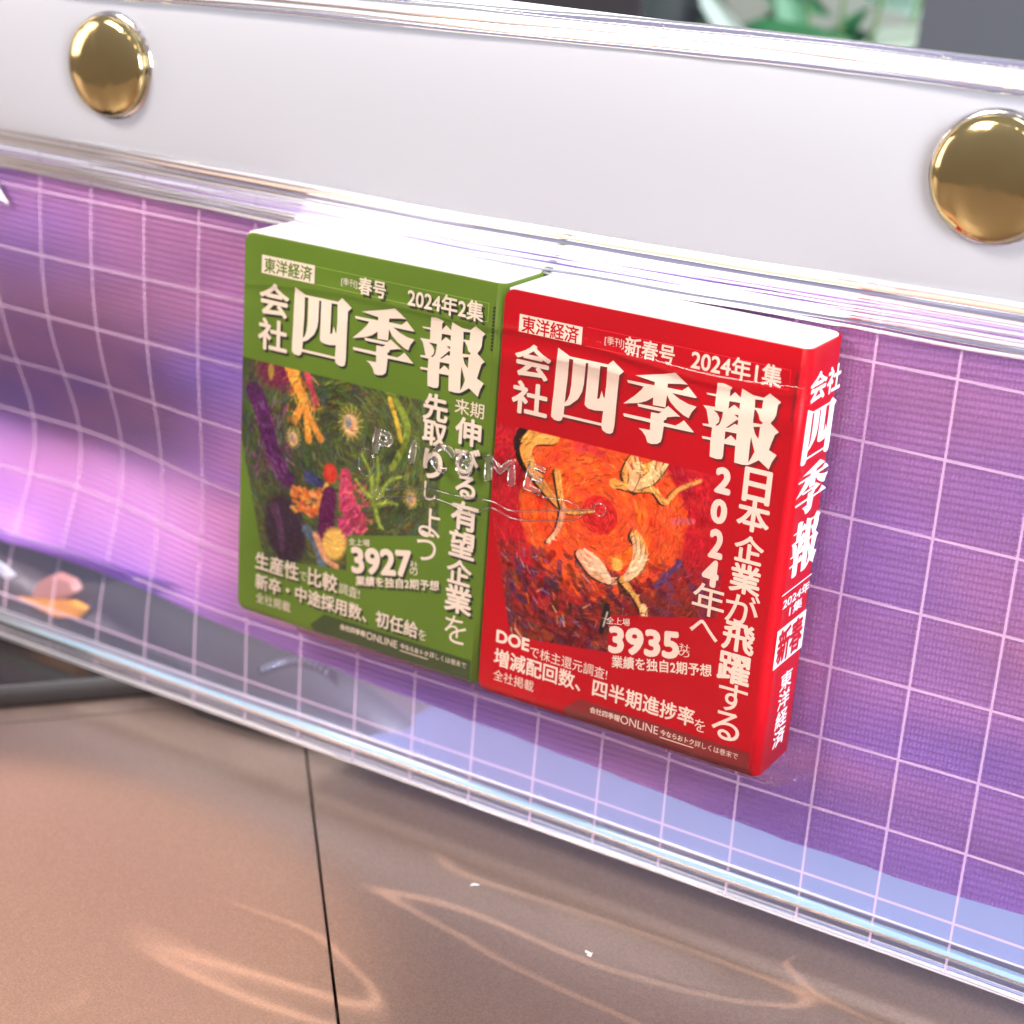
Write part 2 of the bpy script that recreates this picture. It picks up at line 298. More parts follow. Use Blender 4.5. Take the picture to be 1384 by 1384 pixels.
def capsule(img, p, q, w, col, al=1.0, soft=0.004):
    x0, x1 = min(p[0], q[0]) - w - soft, max(p[0], q[0]) + w + soft; y0, y1 = min(p[1], q[1]) - w - soft, max(p[1], q[1]) + w + soft
    i0 = max(int((x0 - PX0) / (PX1 - PX0) * PW), 0); i1 = min(int((x1 - PX0) / (PX1 - PX0) * PW) + 2, PW); j0 = max(int((y0 - PY0) / (PY1 - PY0) * PH), 0); j1 = min(int((y1 - PY0) / (PY1 - PY0) * PH) + 2, PH)
    if i0 >= i1 or j0 >= j1: return
    X = UX[j0:j1, i0:i1] - p[0]; Y = UY[j0:j1, i0:i1] - p[1]; dx, dy = q[0] - p[0], q[1] - p[1]; l2 = dx * dx + dy * dy + 1e-12
    t = np.clip((X * dx + Y * dy) / l2, 0, 1); d = np.hypot(X - t * dx, Y - t * dy)
    a = (al * (1 - sm(w - soft, w + soft * 0.5, d)))[..., None]
    img[j0:j1, i0:i1] = img[j0:j1, i0:i1] * (1 - a) + np.array(col) * a
def brush(img, pts, w0, w1, col, al=0.9, n=8, jit=0.05, taper=False):
    c = bez(pts, n); k = len(c) - 1
    for i in range(k):
        t = i / k; w_ = (w0 + (w1 - w0) * t) * (math.sin(math.pi * (0.08 + 0.9 * t)) if taper else 1)
        capsule(img, c[i], c[i + 1], max(w_, 0.0015), np.clip(np.array(col) * (1 + jit * rng.normal()), 0, 1), al)
def dabs(img, n, box, col, spread, w, ln, ang, al=0.6, ringc=None):
    for _ in range(n):
        x = rng.uniform(box[0], box[2]); y = rng.uniform(box[1], box[3])
        if ringc is not None: a = math.atan2(y - ringc[1], x - ringc[0]) + math.pi / 2 + rng.normal() * 0.25
        else: a = math.radians(ang) + rng.normal() * 0.6
        l = ln * rng.uniform(0.4, 1.3); c = np.array(col[rng.integers(len(col))]) + rng.normal(size=3) * spread
        capsule(img, (x, y), (x + l * math.cos(a), y + l * math.sin(a)), w * rng.uniform(0.4, 1.2), np.clip(c, 0, 1), al, 0.003)
def blob(img, cx, cy, rx, ry, col, al=1, soft=0.15, rot=0):
    a = math.radians(rot); X = (UX - cx) * math.cos(a) + (UY - cy) * math.sin(a); Y = -(UX - cx) * math.sin(a) + (UY - cy) * math.cos(a)
    d = np.hypot(X / rx, Y / ry); k = (al * (1 - sm(1 - soft, 1 + soft, d)))[..., None]; img[:] = img * (1 - k) + np.array(col) * k
def inside(poly):
    m_ = np.zeros(UX.shape, bool); n = len(poly)
    for i in range(n):
        (x0, y0), (x1, y1) = poly[i], poly[(i + 1) % n]
        if y0 == y1: continue
        c = ((y0 > UY) != (y1 > UY)) & (UX < (x1 - x0) * (UY - y0) / (y1 - y0) + x0); m_ ^= c
    return m_
ART = [(-0.01, -0.428), (0.80, -0.428), (0.812, -0.868), (0.455, -0.957), (0.458, -1.082), (0.108, -1.128), (-0.002, -0.69), (-0.01, -0.60)]
def paint(kind):
    img = np.zeros((PH, PW, 3))
    if kind == 'red':
        base = np.array((0.71, 0.0, 0.085)); img[:] = (0.72, 0.08, 0.14)
        dabs(img, 500, (0, -0.62, 0.85, -0.42), [(0.72, 0.05, 0.14), (0.62, 0.05, 0.13), (0.80, 0.12, 0.16)], 0.03, 0.012, 0.06, 10, 0.4)
        k = (sm(-0.72, -0.95, UY + 0.10 * np.sin(UX * 7) + 0.05 * noise2(8, 8, 3)))[..., None]; img[:] = img * (1 - k) + np.array((0.50, 0.13, 0.11)) * k
        c = (0.39, -0.64)
        blob(img, 0.39, -0.645, 0.285, 0.285, (0.88, 0.31, 0.13), 1, 0.05)
        for r_, cl in ((0.255, (0.90, 0.34, 0.11)), (0.20, (0.90, 0.27, 0.12)), (0.155, (0.93, 0.40, 0.12)), (0.105, (0.90, 0.33, 0.12))):
            for _ in range(70):
                a0 = rng.uniform(0, 6.28); rr = r_ + rng.normal() * 0.02; da = rng.uniform(0.1, 0.35)
                brush(img, [(c[0] + rr * math.cos(a0 + da * t), c[1] + rr * math.sin(a0 + da * t)) for t in (0, 0.5, 1)], 0.009, 0.006, np.array(cl) + rng.normal(size=3) * 0.04, 0.45, 4)
        for _ in range(110):
            a0 = rng.uniform(0, 6.28); rr = rng.uniform(0.09, 0.27); da = rng.uniform(0.04, 0.12)
            brush(img, [(c[0] + rr * math.cos(a0 + da * t), c[1] + rr * math.sin(a0 + da * t)) for t in (0, 1)], 0.0022, 0.002, (0.98, 0.62, 0.25), 0.5, 3)
        blob(img, 0.386, -0.644, 0.062, 0.062, (0.80, 0.14, 0.14), 1, 0.06)
        img += ((noise2(60, 50, 9) - 0.5) * 0.09)[..., None] * np.array((1, 0.8, 0.5))
        dabs(img, 520, (0.0, -1.14, 0.62, -0.80), [(0.38, 0.08, 0.09), (0.24, 0.07, 0.09), (0.55, 0.13, 0.10), (0.62, 0.22, 0.12), (0.30, 0.16, 0.30)], 0.04, 0.011, 0.035, -50, 0.6)
        dabs(img, 160, (0.55, -1.0, 0.85, -0.72), [(0.45, 0.10, 0.12), (0.6, 0.14, 0.14), (0.40, 0.22, 0.36)], 0.04, 0.010, 0.04, -50, 0.55)
        dabs(img, 130, (0.02, -1.12, 0.75, -0.82), [(0.80, 0.42, 0.25), (0.85, 0.62, 0.50), (0.45, 0.38, 0.60), (0.14, 0.14, 0.13)], 0.05, 0.0035, 0.028, -50, 0.75)
        gold = (0.93, 0.66, 0.30); ink = (0.15, 0.09, 0.08); pale = (0.93, 0.66, 0.55)
        def fan(root_, tips, col=(0.97, 0.82, 0.56)):
            for tp in tips:
                mid = ((root_[0] + tp[0]) / 2 + (tp[1] - root_[1]) * 0.12, (root_[1] + tp[1]) / 2 - (tp[0] - root_[0]) * 0.12)
                brush(img, [(root_[0] + 0.003, root_[1] - 0.003), (mid[0] + 0.004, mid[1] - 0.003), (tp[0] + 0.002, tp[1])], 0.010, 0.004, ink, 0.6, 8)
                brush(img, [root_, mid, tp], 0.0125, 0.004, np.array(col) * rng.uniform(0.92, 1.04), 1, 8, 0.04)
        def plume(pts, w0, w1, col=gold, edge=True):
            if edge: brush(img, [(x - 0.006, y - 0.004) for x, y in pts], w0 * 1.08, w1 * 1.05, ink, 0.9, 10)
            brush(img, pts, w0, w1, col, 1, 10, 0.03)
            for k in range(7):
                o = (rng.random(2) - 0.5) * w0 * 1.3; brush(img, [(x + o[0], y + o[1]) for x, y in pts], 0.0016, 0.0016, (0.98, 0.80, 0.50) if k % 2 else (0.75, 0.45, 0.20), 0.5, 8)
        plume([(0.20, -0.428), (0.135, -0.45), (0.115, -0.50), (0.15, -0.56), (0.20, -0.61), (0.245, -0.645)], 0.030, 0.010)        # generic leaf-like strokes
        brush(img, [(0.10, -0.43), (0.078, -0.47), (0.09, -0.53), (0.13, -0.575)], 0.013, 0.004, ink, 0.95, 8)
        plume([(0.230, -0.54), (0.245, -0.60), (0.262, -0.65), (0.30, -0.655), (0.365, -0.635)], 0.012, 0.006)
        plume([(0.262, -0.65), (0.250, -0.72), (0.215, -0.775)], 0.012, 0.006, pale)
        plume([(0.50, -0.535), (0.46, -0.50), (0.47, -0.45), (0.49, -0.415)], 0.012, 0.005)
        plume([(0.50, -0.525), (0.50, -0.48), (0.55, -0.44), (0.60, -0.385)], 0.020, 0.006)
        plume([(0.43, -0.53), (0.50, -0.53), (0.56, -0.52), (0.60, -0.55), (0.64, -0.50), (0.71, -0.455)], 0.013, 0.006)
        fan((0.505, -0.52), [(0.555, -0.415), (0.585, -0.395), (0.61, -0.385), (0.60, -0.42), (0.585, -0.45)]); fan((0.485, -0.53), [(0.462, -0.455), (0.480, -0.435), (0.495, -0.425)], (0.95, 0.74, 0.52)); blob(img, 0.428, -0.531, 0.018, 0.017, gold, 1, 0.2)
        plume([(0.335, -0.785), (0.38, -0.83), (0.44, -0.845), (0.485, -0.83)], 0.018, 0.010, pale)
        plume([(0.515, -0.68), (0.545, -0.72), (0.535, -0.78), (0.485, -0.84)], 0.020, 0.010)
        plume([(0.485, -0.83), (0.53, -0.87), (0.565, -0.92)], 0.013, 0.004)
        fan((0.44, -0.845), [(0.345, -0.765), (0.335, -0.785), (0.345, -0.805), (0.365, -0.825)], (0.96, 0.78, 0.62))
        fan((0.50, -0.82), [(0.505, -0.675), (0.525, -0.680), (0.548, -0.70), (0.560, -0.73)], (0.96, 0.80, 0.60)); blob(img, 0.462, -0.785, 0.020, 0.022, gold, 1, 0.2); fan((0.565, -0.90), [(0.60, -0.955), (0.575, -0.945)])
        brush(img, [(0.29, -0.445), (0.34, -0.44), (0.38, -0.45)], 0.014, 0.012, (0.85, 0.22, 0.22), 0.8, 6)
        brush(img, [(0.64, -0.60), (0.70, -0.585)], 0.014, 0.008, (0.86, 0.35, 0.38), 0.8, 6)
        brush(img, [(0.60, -0.82), (0.66, -0.74), (0.67, -0.72)], 0.012, 0.006, (0.38, 0.22, 0.40), 0.8, 6)
        brush(img, [(0.43, -1.02), (0.44, -0.93), (0.455, -0.98)], 0.010, 0.006, (0.12, 0.10, 0.12), 0.9, 6); brush(img, [(0.445, -0.95), (0.435, -1.0)], 0.004, 0.003, (0.85, 0.8, 0.7), 0.9, 6)
    else:
        base = np.array((0.37, 0.48, 0.15)); img[:] = (0.22, 0.26, 0.14)
        img += ((noise2(7, 6, 11) - 0.5) * 0.16)[..., None] * np.array((0.8, 1, 0.6))
        dabs(img, 1500, (-0.02, -1.14, 0.84, -0.42), [(0.20, 0.27, 0.13), (0.32, 0.36, 0.13), (0.16, 0.26, 0.22), (0.38, 0.36, 0.10), (0.14, 0.18, 0.12), (0.28, 0.16, 0.12), (0.22, 0.20, 0.28)], 0.04, 0.006, 0.04, 60, 0.55, (0.42, -0.62))
        dabs(img, 260, (0.35, -0.80, 0.78, -0.42), [(0.45, 0.50, 0.14), (0.30, 0.40, 0.14), (0.25, 0.20, 0.10)], 0.03, 0.0035, 0.05, 60, 0.6, (0.45, -0.62))
        blob(img, 0.14, -0.46, 0.075, 0.05, (0.42, 0.06, 0.22), 0.8, 0.5); blob(img, 0.122, -0.455, 0.012, 0.028, (0.62, 0.52, 0.15), 0.9, 0.3)
        brush(img, [(0.055, -0.54), (0.10, -0.62), (0.13, -0.72), (0.20, -0.82)], 0.036, 0.030, (0.25, 0.08, 0.26), 0.85, 10, 0.15)
        dabs(img, 130, (0.04, -0.84, 0.22, -0.54), [(0.42, 0.14, 0.38), (0.20, 0.05, 0.20), (0.55, 0.35, 0.55)], 0.04, 0.004, 0.028, -60, 0.6)
        blob(img, 0.20, -1.00, 0.085, 0.125, (0.16, 0.10, 0.16), 0.95, 0.15, 12); brush(img, [(0.15, -0.93), (0.18, -1.0), (0.19, -1.08)], 0.02, 0.01, (0.28, 0.16, 0.26), 0.6, 8)
        orange = (0.93, 0.56, 0.18)
        for pts, a_, b_ in [([(0.205, -0.42), (0.225, -0.47), (0.26, -0.53)], 0.030, 0.014), ([(0.26, -0.50), (0.245, -0.56), (0.225, -0.60)], 0.010, 0.016), ([(0.262, -0.53), (0.275, -0.60), (0.285, -0.66)], 0.008, 0.014), ([(0.262, -0.53), (0.30, -0.60), (0.335, -0.645)], 0.008, 0.014)]: brush(img, pts, a_, b_, orange, 1, 10, 0.1)
        dabs(img, 60, (0.19, -0.62, 0.31, -0.43), [(0.98, 0.72, 0.30), (0.85, 0.38, 0.16)], 0.04, 0.004, 0.03, -65, 0.6)
        brush(img, [(0.265, -0.42), (0.285, -0.47), (0.31, -0.53)], 0.014, 0.008, (0.75, 0.20, 0.28), 0.95, 8, 0.15)
        for cx, cy, s_ in ((0.452, -0.562, 1.0), (0.222, -0.665, 0.62), (0.702, -0.762, 0.62)):                      # sunflower-like rosettes
            for k in range(30):
                a0 = k / 30 * 6.28; brush(img, [(cx + 0.030 * s_ * math.cos(a0), cy + 0.038 * s_ * math.sin(a0)), (cx + 0.052 * s_ * math.cos(a0 + 0.15), cy + 0.064 * s_ * math.sin(a0 + 0.15))], 0.0032 * s_, 0.002, (0.72, 0.66, 0.26) if k % 2 else (0.42, 0.42, 0.14), 0.95, 3)
            blob(img, cx, cy - 0.008 * s_, 0.030 * s_, 0.040 * s_, (0.86, 0.62, 0.40), 1, 0.2); blob(img, cx - 0.010 * s_, cy - 0.002, 0.012 * s_, 0.020 * s_, (0.36, 0.42, 0.50), 0.8, 0.5); blob(img, cx + 0.006 * s_, cy - 0.022 * s_, 0.006 * s_, 0.007 * s_, (0.72, 0.22, 0.18), 0.8, 0.4)
        blob(img, 0.378, -0.755, 0.028, 0.034, (0.80, 0.16, 0.12), 1, 0.12); blob(img, 0.372, -0.748, 0.010, 0.012, (0.92, 0.32, 0.2), 0.7, 0.4)
        brush(img, [(0.29, -0.79), (0.34, -0.80)], 0.022, 0.016, (0.15, 0.17, 0.33), 0.9, 6, 0.15)
        dabs(img, 80, (0.22, -0.92, 0.34, -0.83), [(0.88, 0.40, 0.14), (0.80, 0.28, 0.12), (0.92, 0.60, 0.25)], 0.04, 0.008, 0.02, 0, 0.75)
        brush(img, [(0.36, -0.82), (0.365, -0.80)], 0.012, 0.01, (0.90, 0.65, 0.2), 1, 4)
        brush(img, [(0.38, -0.83), (0.37, -0.90), (0.37, -0.98)], 0.030, 0.035, (0.28, 0.06, 0.22), 0.85, 8, 0.1)
        brush(img, [(0.44, -0.74), (0.45, -0.83), (0.49, -0.90)], 0.020, 0.045, (0.72, 0.20, 0.32), 0.95, 8, 0.12)
        brush(img, [(0.44, -0.92), (0.46, -0.98), (0.50, -1.0)], 0.026, 0.010, (0.62, 0.14, 0.36), 0.95, 8, 0.12)
        dabs(img, 110, (0.42, -1.0, 0.53, -0.76), [(0.90, 0.40, 0.45), (0.55, 0.08, 0.24), (0.85, 0.30, 0.30)], 0.04, 0.005, 0.022, 60, 0.65)
        for pts in ([(0.55, -0.80), (0.54, -0.72), (0.50, -0.66)], [(0.56, -0.80), (0.57, -0.72), (0.56, -0.64)], [(0.57, -0.80), (0.61, -0.73), (0.66, -0.70)], [(0.55, -0.80), (0.51, -0.78), (0.48, -0.75)], [(0.56, -0.82), (0.58, -0.88), (0.60, -0.90)], [(0.56, -0.82), (0.62, -0.80), (0.65, -0.80)]):
            brush(img, pts, 0.013, 0.005, (0.40, 0.48, 0.14), 0.95, 8, 0.15); brush(img, pts, 0.0025, 0.002, (0.75, 0.75, 0.35), 0.8, 8)
        brush(img, [(0.56, -0.40), (0.62, -0.45), (0.67, -0.52), (0.66, -0.60), (0.62, -0.68)], 0.015, 0.012, (0.44, 0.50, 0.15), 0.75, 10, 0.15)
        brush(img, [(0.60, -0.45), (0.63, -0.52), (0.65, -0.58)], 0.010, 0.008, (0.80, 0.62, 0.18), 0.8, 8, 0.2)
        brush(img, [(0.29, -0.98), (0.34, -1.03), (0.36, -1.09)], 0.022, 0.020, (0.28, 0.34, 0.40), 0.8, 8, 0.1)
        blob(img, 0.405, -1.00, 0.048, 0.060, (0.90, 0.68, 0.30), 1, 0.2, -20); brush(img, [(0.33, -0.99), (0.37, -1.06), (0.42, -1.08)], 0.014, 0.01, (0.85, 0.55, 0.38), 0.8, 8)
        k = (sm(0.60, 0.86, UX) * sm(-0.95, -0.5, UY + 0.0 * UX))[..., None] * 0.75; img[:] = img * (1 - k) + np.array((0.30, 0.38, 0.15)) * k
    # dry-brush texture: many hair-thin strokes picked from the paint below them
    cc = (0.39, -0.64) if kind == 'red' else (0.45, -0.66)
    for _ in range(3200):
        x = rng.uniform(0.0, 0.82); y = rng.uniform(-1.13, -0.43); i_ = min(int((x - PX0) / (PX1 - PX0) * PW), PW - 1); j_ = min(int((y - PY0) / (PY1 - PY0) * PH), PH - 1)
        a0 = math.atan2(y - cc[1], x - cc[0]) + math.pi / 2 + rng.normal() * 0.5; l = rng.uniform(0.008, 0.03)
        c = img[j_, i_] * rng.choice((0.62, 0.8, 1.2, 1.4)) + rng.normal(size=3) * 0.03 + (0.05 if rng.random() < 0.15 else 0)
        capsule(img, (x - l / 2 * math.cos(a0), y - l / 2 * math.sin(a0)), (x + l / 2 * math.cos(a0), y + l / 2 * math.sin(a0)), rng.uniform(0.0012, 0.003), np.clip(c, 0, 1), 0.55, 0.002)
    img += ((noise2(130, 110, 5) - 0.5) * 0.06)[..., None]
    a = inside(ART).astype(float); 
    for _ in range(1):
        b_ = a.copy(); b_[1:-1, 1:-1] = (a[1:-1, 1:-1] * 4 + a[:-2, 1:-1] + a[2:, 1:-1] + a[1:-1, :-2] + a[1:-1, 2:]) / 8; a = b_
    if kind == 'red': a *= 1 - sm(0.70, 0.82, UX) * 0.85 * sm(-0.80, -0.65, UY)
    a *= 1 - 0.0 * UX
    if kind == 'green': img = np.clip(img, 0, 1) ** 0.84
    img = img * a[..., None] + base * (1 - a[..., None])
    img = np.clip(img, 0, 1); return np.where(img < 0.04045, img / 12.92, ((img + 0.055) / 1.055) ** 2.4)

def lin(c): return tuple(x / 12.92 if x < 0.04045 else ((x + 0.055) / 1.055) ** 2.4 for x in c)
ink_white = mat('warm_lit_white_ink', (0.84, 0.69, 0.57), 0.45, Specular_IOR_Level=0.35)  # white ink with the warm front light mixed into its colour
spine_ink = mat('white_spine_ink', (0.90, 0.88, 0.88), 0.45)
art_m = mat('printed_picture', (1, 1, 1), 0.42, Specular_IOR_Level=0.15)
at = N(art_m, 'Attribute', attribute_name='print'); L(art_m, at.outputs['Color'], art_m.node_tree.nodes['Principled BSDF'].inputs['Base Color']); bump(art_m, 900, 0.05, 0.0001)
page_m = mat('page_edges', (0.74, 0.72, 0.70), 0.8); bump(page_m, 1.0, 0.25, 0.0003, 4, 'Noise', (600, 5200, 30))
COL = {'green': dict(base=(0.37, 0.48, 0.15), dark=(0.17, 0.25, 0.10), shade=(0.10, 0.13, 0.07)), 'red': dict(base=(0.71, 0.0, 0.085), dark=(0.50, 0.05, 0.09), shade=(0.42, 0.02, 0.05))}

def make_book(kind, label, pos, yaw, roll, texts, title_map):
    col = COL[kind]
    cov = mat(kind + '_cover_card', lin(col['base']), 0.42, Specular_IOR_Level=0.15); bump(cov, 900, 0.05, 0.0001)
    dark = mat(kind + '_band_print', lin(col['dark']), 0.4); shade = mat(kind + '_shadow_print', lin(col['shade']), 0.45)
    root = thing('miniature_book', label, 'miniature book', (pos[0], pos[1] - H, pos[2]))
    root.rotation_euler = (0, 0, yaw)
    off = Vector((0, 0, H * S))
    def local(x, y, z):                                # book coordinates: origin at top left of the front cover
        c, s = math.cos(roll), math.sin(roll); return (P(x * c - y * s, x * s + y * c, z) - P(0, 0, 0)) + off
    def part(name, vs, fs, m, par=None, smooth=False, colors=None):
        me = bpy.data.meshes.new(name); me.from_pydata([tuple(local(*v)) for v in vs], [], fs); me.materials.append(m)
        if smooth: me.polygons.foreach_set('use_smooth', [True] * len(me.polygons))
        o = bpy.data.objects.new(name, me); C.objects.link(o); o.parent = par or root; return o
    def slab(name, poly, z0, z1, m, bev=0.0):
        n = len(poly); vs = [(a, b, z0) for a, b in poly] + [(a, b, z1) for a, b in poly]
        o = part(name, vs, [tuple(range(n)), tuple(range(2 * n - 1, n - 1, -1))] + [(i, i + n, (i + 1) % n + n, (i + 1) % n) for i in range(n)], m); clean(o, bev * S); return o
    r = 0.035; T = 0.005
    outline = [(r, 0)] + [(0.972, 0)] + [(0.972, -H)] + arc(r, -H + r, r, 270, 180) + arc(r, -r, r, 180, 90)[:-1]
    slab('front_cover', outline, -T, 0.0, cov, 0.0015)
    slab('back_cover', [(a, b) for a, b in outline], -D, -D + T, cov, 0.0015)
    # spine wraps from the front hinge round to the back cover
    path = [(0.9722, 0.0)] + arc(0.972, -0.028, 0.028, 80, 10, 6) + [(1.0, -0.035), (1.0, -D + 0.05)] + arc(0.95, -D + 0.05, 0.05, 0, -82, 6) + [(0.957, -D)]
    inner = [(0.9722, -T)] + arc(0.972, -0.028, 0.023, 80, 10, 6) + [(0.995, -0.035), (0.995, -D + 0.05)] + arc(0.95, -D + 0.05, 0.045, 0, -82, 6) + [(0.957, -D + T)]
    n = len(path); vs = []; lv = [0.0, -0.3, -0.7, -1.1, -H]
    for y in lv:
        vs += [(a, y, b) for a, b in path] + [(a, y, b) for a, b in inner]
    fs = []
    for k in range(len(lv) - 1):
        o_ = k * 2 * n; p_ = (k + 1) * 2 * n
        for i in range(n - 1):
            fs.append((o_ + i, o_ + i + 1, p_ + i + 1, p_ + i)); fs.append((o_ + n + i + 1, o_ + n + i, p_ + n + i, p_ + n + i + 1))
    for o_ in (0, (len(lv) - 1) * 2 * n):
        for i in range(n - 1): fs.append((o_ + i, o_ + n + i, o_ + n + i + 1, o_ + i + 1))
    sp = part('spine', vs, fs, cov, smooth=False); clean(sp)
    for p in sp.data.polygons: p.use_smooth = abs(p.normal.z) < 0.5
    pp = [(0.012, -T - 0.001), (0.968, -T - 0.001), (0.982, -0.016), (0.990, -0.032), (0.9935, -0.05), (0.9935, -D + 0.055), (0.986, -D + 0.030), (0.970, -D + 0.013), (0.950, -D + T + 0.001), (0.012, -D + T + 0.001)]
    n = len(pp); vs = [(a, 0.0015, b) for a, b in pp] + [(a, -H + 0.004, b) for a, b in pp]
    clean(part('page_block', vs, [tuple(range(n)), tuple(range(2 * n - 1, n - 1, -1))] + [(i, i + n, (i + 1) % n + n, (i + 1) % n) for i in range(n)], page_m))
    # printed picture
    img = paint(kind)
    xs = PX0 + np.arange(PW) / (PW - 1) * (PX1 - PX0); ys = PY0 + np.arange(PH) / (PH - 1) * (PY1 - PY0)
    xs[0] = 0.0008
    X, Y = np.meshgrid(xs, ys); c, s = math.cos(roll), math.sin(roll)
    co = np.zeros((PH * PW, 3)); co[:, 0] = (X * c - Y * s).ravel() * S; co[:, 1] = -0.0005 * S; co[:, 2] = (X * s + Y * c).ravel() * S + off.z
    idx = np.arange(PH * PW).reshape(PH, PW); fcs = np.stack([idx[:-1, :-1], idx[:-1, 1:], idx[1:, 1:], idx[1:, :-1]], -1).reshape(-1, 4)
    me = bpy.data.meshes.new('cover_picture'); me.from_pydata(co.tolist(), [], fcs.tolist()); me.materials.append(art_m)
    ca = me.color_attributes.new('print', 'FLOAT_COLOR', 'POINT'); ca.data.foreach_set('color', np.c_[img.reshape(-1, 3), np.ones(PH * PW)].ravel().astype(np.float32))
    o = bpy.data.objects.new('cover_picture', me); C.objects.link(o); o.parent = root
    # footer band, frame line
    bandtop = -1.270 if kind == 'red' else -1.268
    def flat(name, poly, z, m, par=None): return part(name, [(a, b, z) for a, b in poly], [tuple(range(len(poly)))], m, par)
    flat('footer_band', [(0.375, bandtop), (0.968, bandtop), (0.968, -H + 0.003), (0.335, -H + 0.003), (0.318, -H + 0.022)], 0.0009, dark)
    ln = mat(kind + '_frame_line', lin(tuple(min(1, v * 1.25 + 0.10) for v in col['base'])), 0.5)
    lines = []; t = 0.0016
    for a, b, c_, d_ in [(0.29, -0.067, 0.945, -0.067), (0.29, -0.125, 0.945, -0.125)]: lines.append([(a, b), (c_, b), (c_, b - t), (a, b - t)])
    lines.append([(0.945, -0.067), (0.9466, -0.067), (0.9466, -0.1266), (0.945, -0.1266)])
    vs = [(a, b, 0.0009) for q in lines for a, b in q]; part('frame_line', vs, [tuple(range(4 * i, 4 * i + 4)) for i in range(3)], ln)
    tk = []; 
    for k in range(13): y = -0.075 - 0.011 * k; tk += [(0.962, y), (0.976 - 0.006, y), (0.970, y - 0.0075), (0.962, y - 0.0075)]
    part('margin_print', [(a, b, 0.0010) for a, b in tk], [tuple(range(4 * i, 4 * i + 4)) for i in range(13)], shade)
    # lettering
    sh_v, sh_f = [], []
    def put(name, a, f, z, m): return part(name, [(q[0], q[1], z + q[2]) for q in a], f, m)
    def shadow(a, f, dx, dy):
        o_ = len(sh_v); sh_v.extend([(q[0] + dx, q[1] + dy, 0.0013 + 0.3 * q[2]) for q in a]); sh_f.extend([tuple(i + o_ for i in p) for p in f])
    for g in TITLE:
        a, f = poly_mesh(g); a = a.copy(); a[:, 0] = a[:, 0] + title_map[0]; a[:, 1] = a[:, 1] + title_map[1]
        put('title_character', a, f, 0.0020, ink_white); shadow(a, f, 0.007, -0.008)
    for (t_, k, x0, *rest_) in texts:
        y0, x1, y1 = rest_ if rest_ else (0, 0, 0)
        if k == '': flat('publisher_badge', [(x0, y0), (x1, y0), (x1, y1), (x0, y1)], 0.0013, ink_white); continue
        if k == 'v':
            a, f = glyph_mesh(t_[0]); b, g = glyph_mesh(t_[1]); ym = (y0 + y1) / 2
            a = fit(a, (x0, ym, x1, y1)); b = fit(b, (x0, y0, x1, ym)); f = f + [tuple(i + len(a) for i in p) for p in g]; a = np.r_[a, b]
            put('small_lettering', a, f, 0.0020, ink_white); continue
        if k[0] == 'R':
            e_ = {'RN': 0.042, 'Rb': 0.024, 'Rm': 0.008}[k]; TLx, TLy, TRx, TRy, BLx, BLy = x0
            a, f = glyph_mesh(t_); em = (TRx - TLx) / (a[:, 0].max() - a[:, 0].min()); a = fit(a, (0, 0, 1, 1)); b_ = a.copy()
            b_[:, 0] = TLx + a[:, 0] * (TRx - TLx) + (1 - a[:, 1]) * (BLx - TLx); b_[:, 1] = TLy + a[:, 0] * (TRy - TLy) + (1 - a[:, 1]) * (BLy - TLy); b_[:, 2] = 0
            a, f = bolden(b_, f, e_ * em); put('figure_lettering', a, f, 0.0020, ink_white)
            if kind == 'green' and k != 'Rm': shadow(a, f, 0.009, -0.009)
            continue
        hgt = {'B': 0.026, 'b': 0.022, 'N': 0.036, 'k': 0.020, 'm': 0.008, 't': 0.0}[k]
        a, f = glyph_mesh(t_); em = (x1 - x0) / max(a[:, 0].max() - a[:, 0].min(), 1e-6); d_ = hgt * em
        if k == 'N' and len(t_) == 1: x0, x1, y0, y1 = x0 + 0.006, x1 - 0.004, y0 - 0.012, y1 + 0.006
        if t_ in '会社': y0, y1 = y0 - 0.010, y1 + 0.004
        elif k != 'N':                                   # keep the shape of the characters: same scale both ways, centred on the line
            hh = (a[:, 1].max() - a[:, 1].min()) * (em - 2 * d_ * em / max(x1 - x0, 1e-6)) * (0.95 if k in 'Bm' else 1.08); ymid = (y0 + y1) / 2; y0, y1 = ymid - hh / 2 - d_, ymid + hh / 2 + d_
        a = fit(a, (x0 + d_, y0 + d_, x1 - d_, y1 - d_)); a[:, 2] = 0; a0, f0_ = a, f; a, f = bolden(a, f, d_)
        big = (x1 - x0) > 0.25 or len(t_) == 1
        nm = {'B': 'headline_character', 'N': 'figure_lettering', 'k': 'badge_lettering', 't': 'thin_lettering', 'm': 'thin_lettering', 'b': 'bold_lettering'}[k]
        put(nm, a, f, 0.0022 if k == 'k' else 0.0020, (cov if k == 'k' else ink_white))
        if k in 'BbN' and (k != 'b' or t_ not in ('会社四季報', '今ならおトク')) and kind == 'green': shadow(a, f, 0.009, -0.009)
        elif t_ in '会社' and len(t_) == 1: shadow(a, f, 0.006, -0.007)
        if t_ == '今ならおトク': flat('underline', [(x0, y0 - 0.006), (x1, y0 - 0.006), (x1, y0 - 0.009), (x0, y0 - 0.009)], 0.0020, ink_white)
    part('print_shadow', sh_v, sh_f, shade)
    # spine lettering (reads top to bottom, right edge is the far one)
    def onspine(name, a, f, m, lift=0.0012): return part(name, [(1.0 + lift + (q[2] if len(q) > 2 else 0), q[1], -q[0]) for q in a], f, m)
    for g, bx in zip(TITLE, [(0.022, -0.352, 0.255, -0.180), (0.020, -0.520, 0.262, -0.365), (0.035, -0.712, 0.250, -0.535)]):
        a, f = poly_mesh(g); onspine('spine_title_character', fit(a, bx), f, spine_ink)
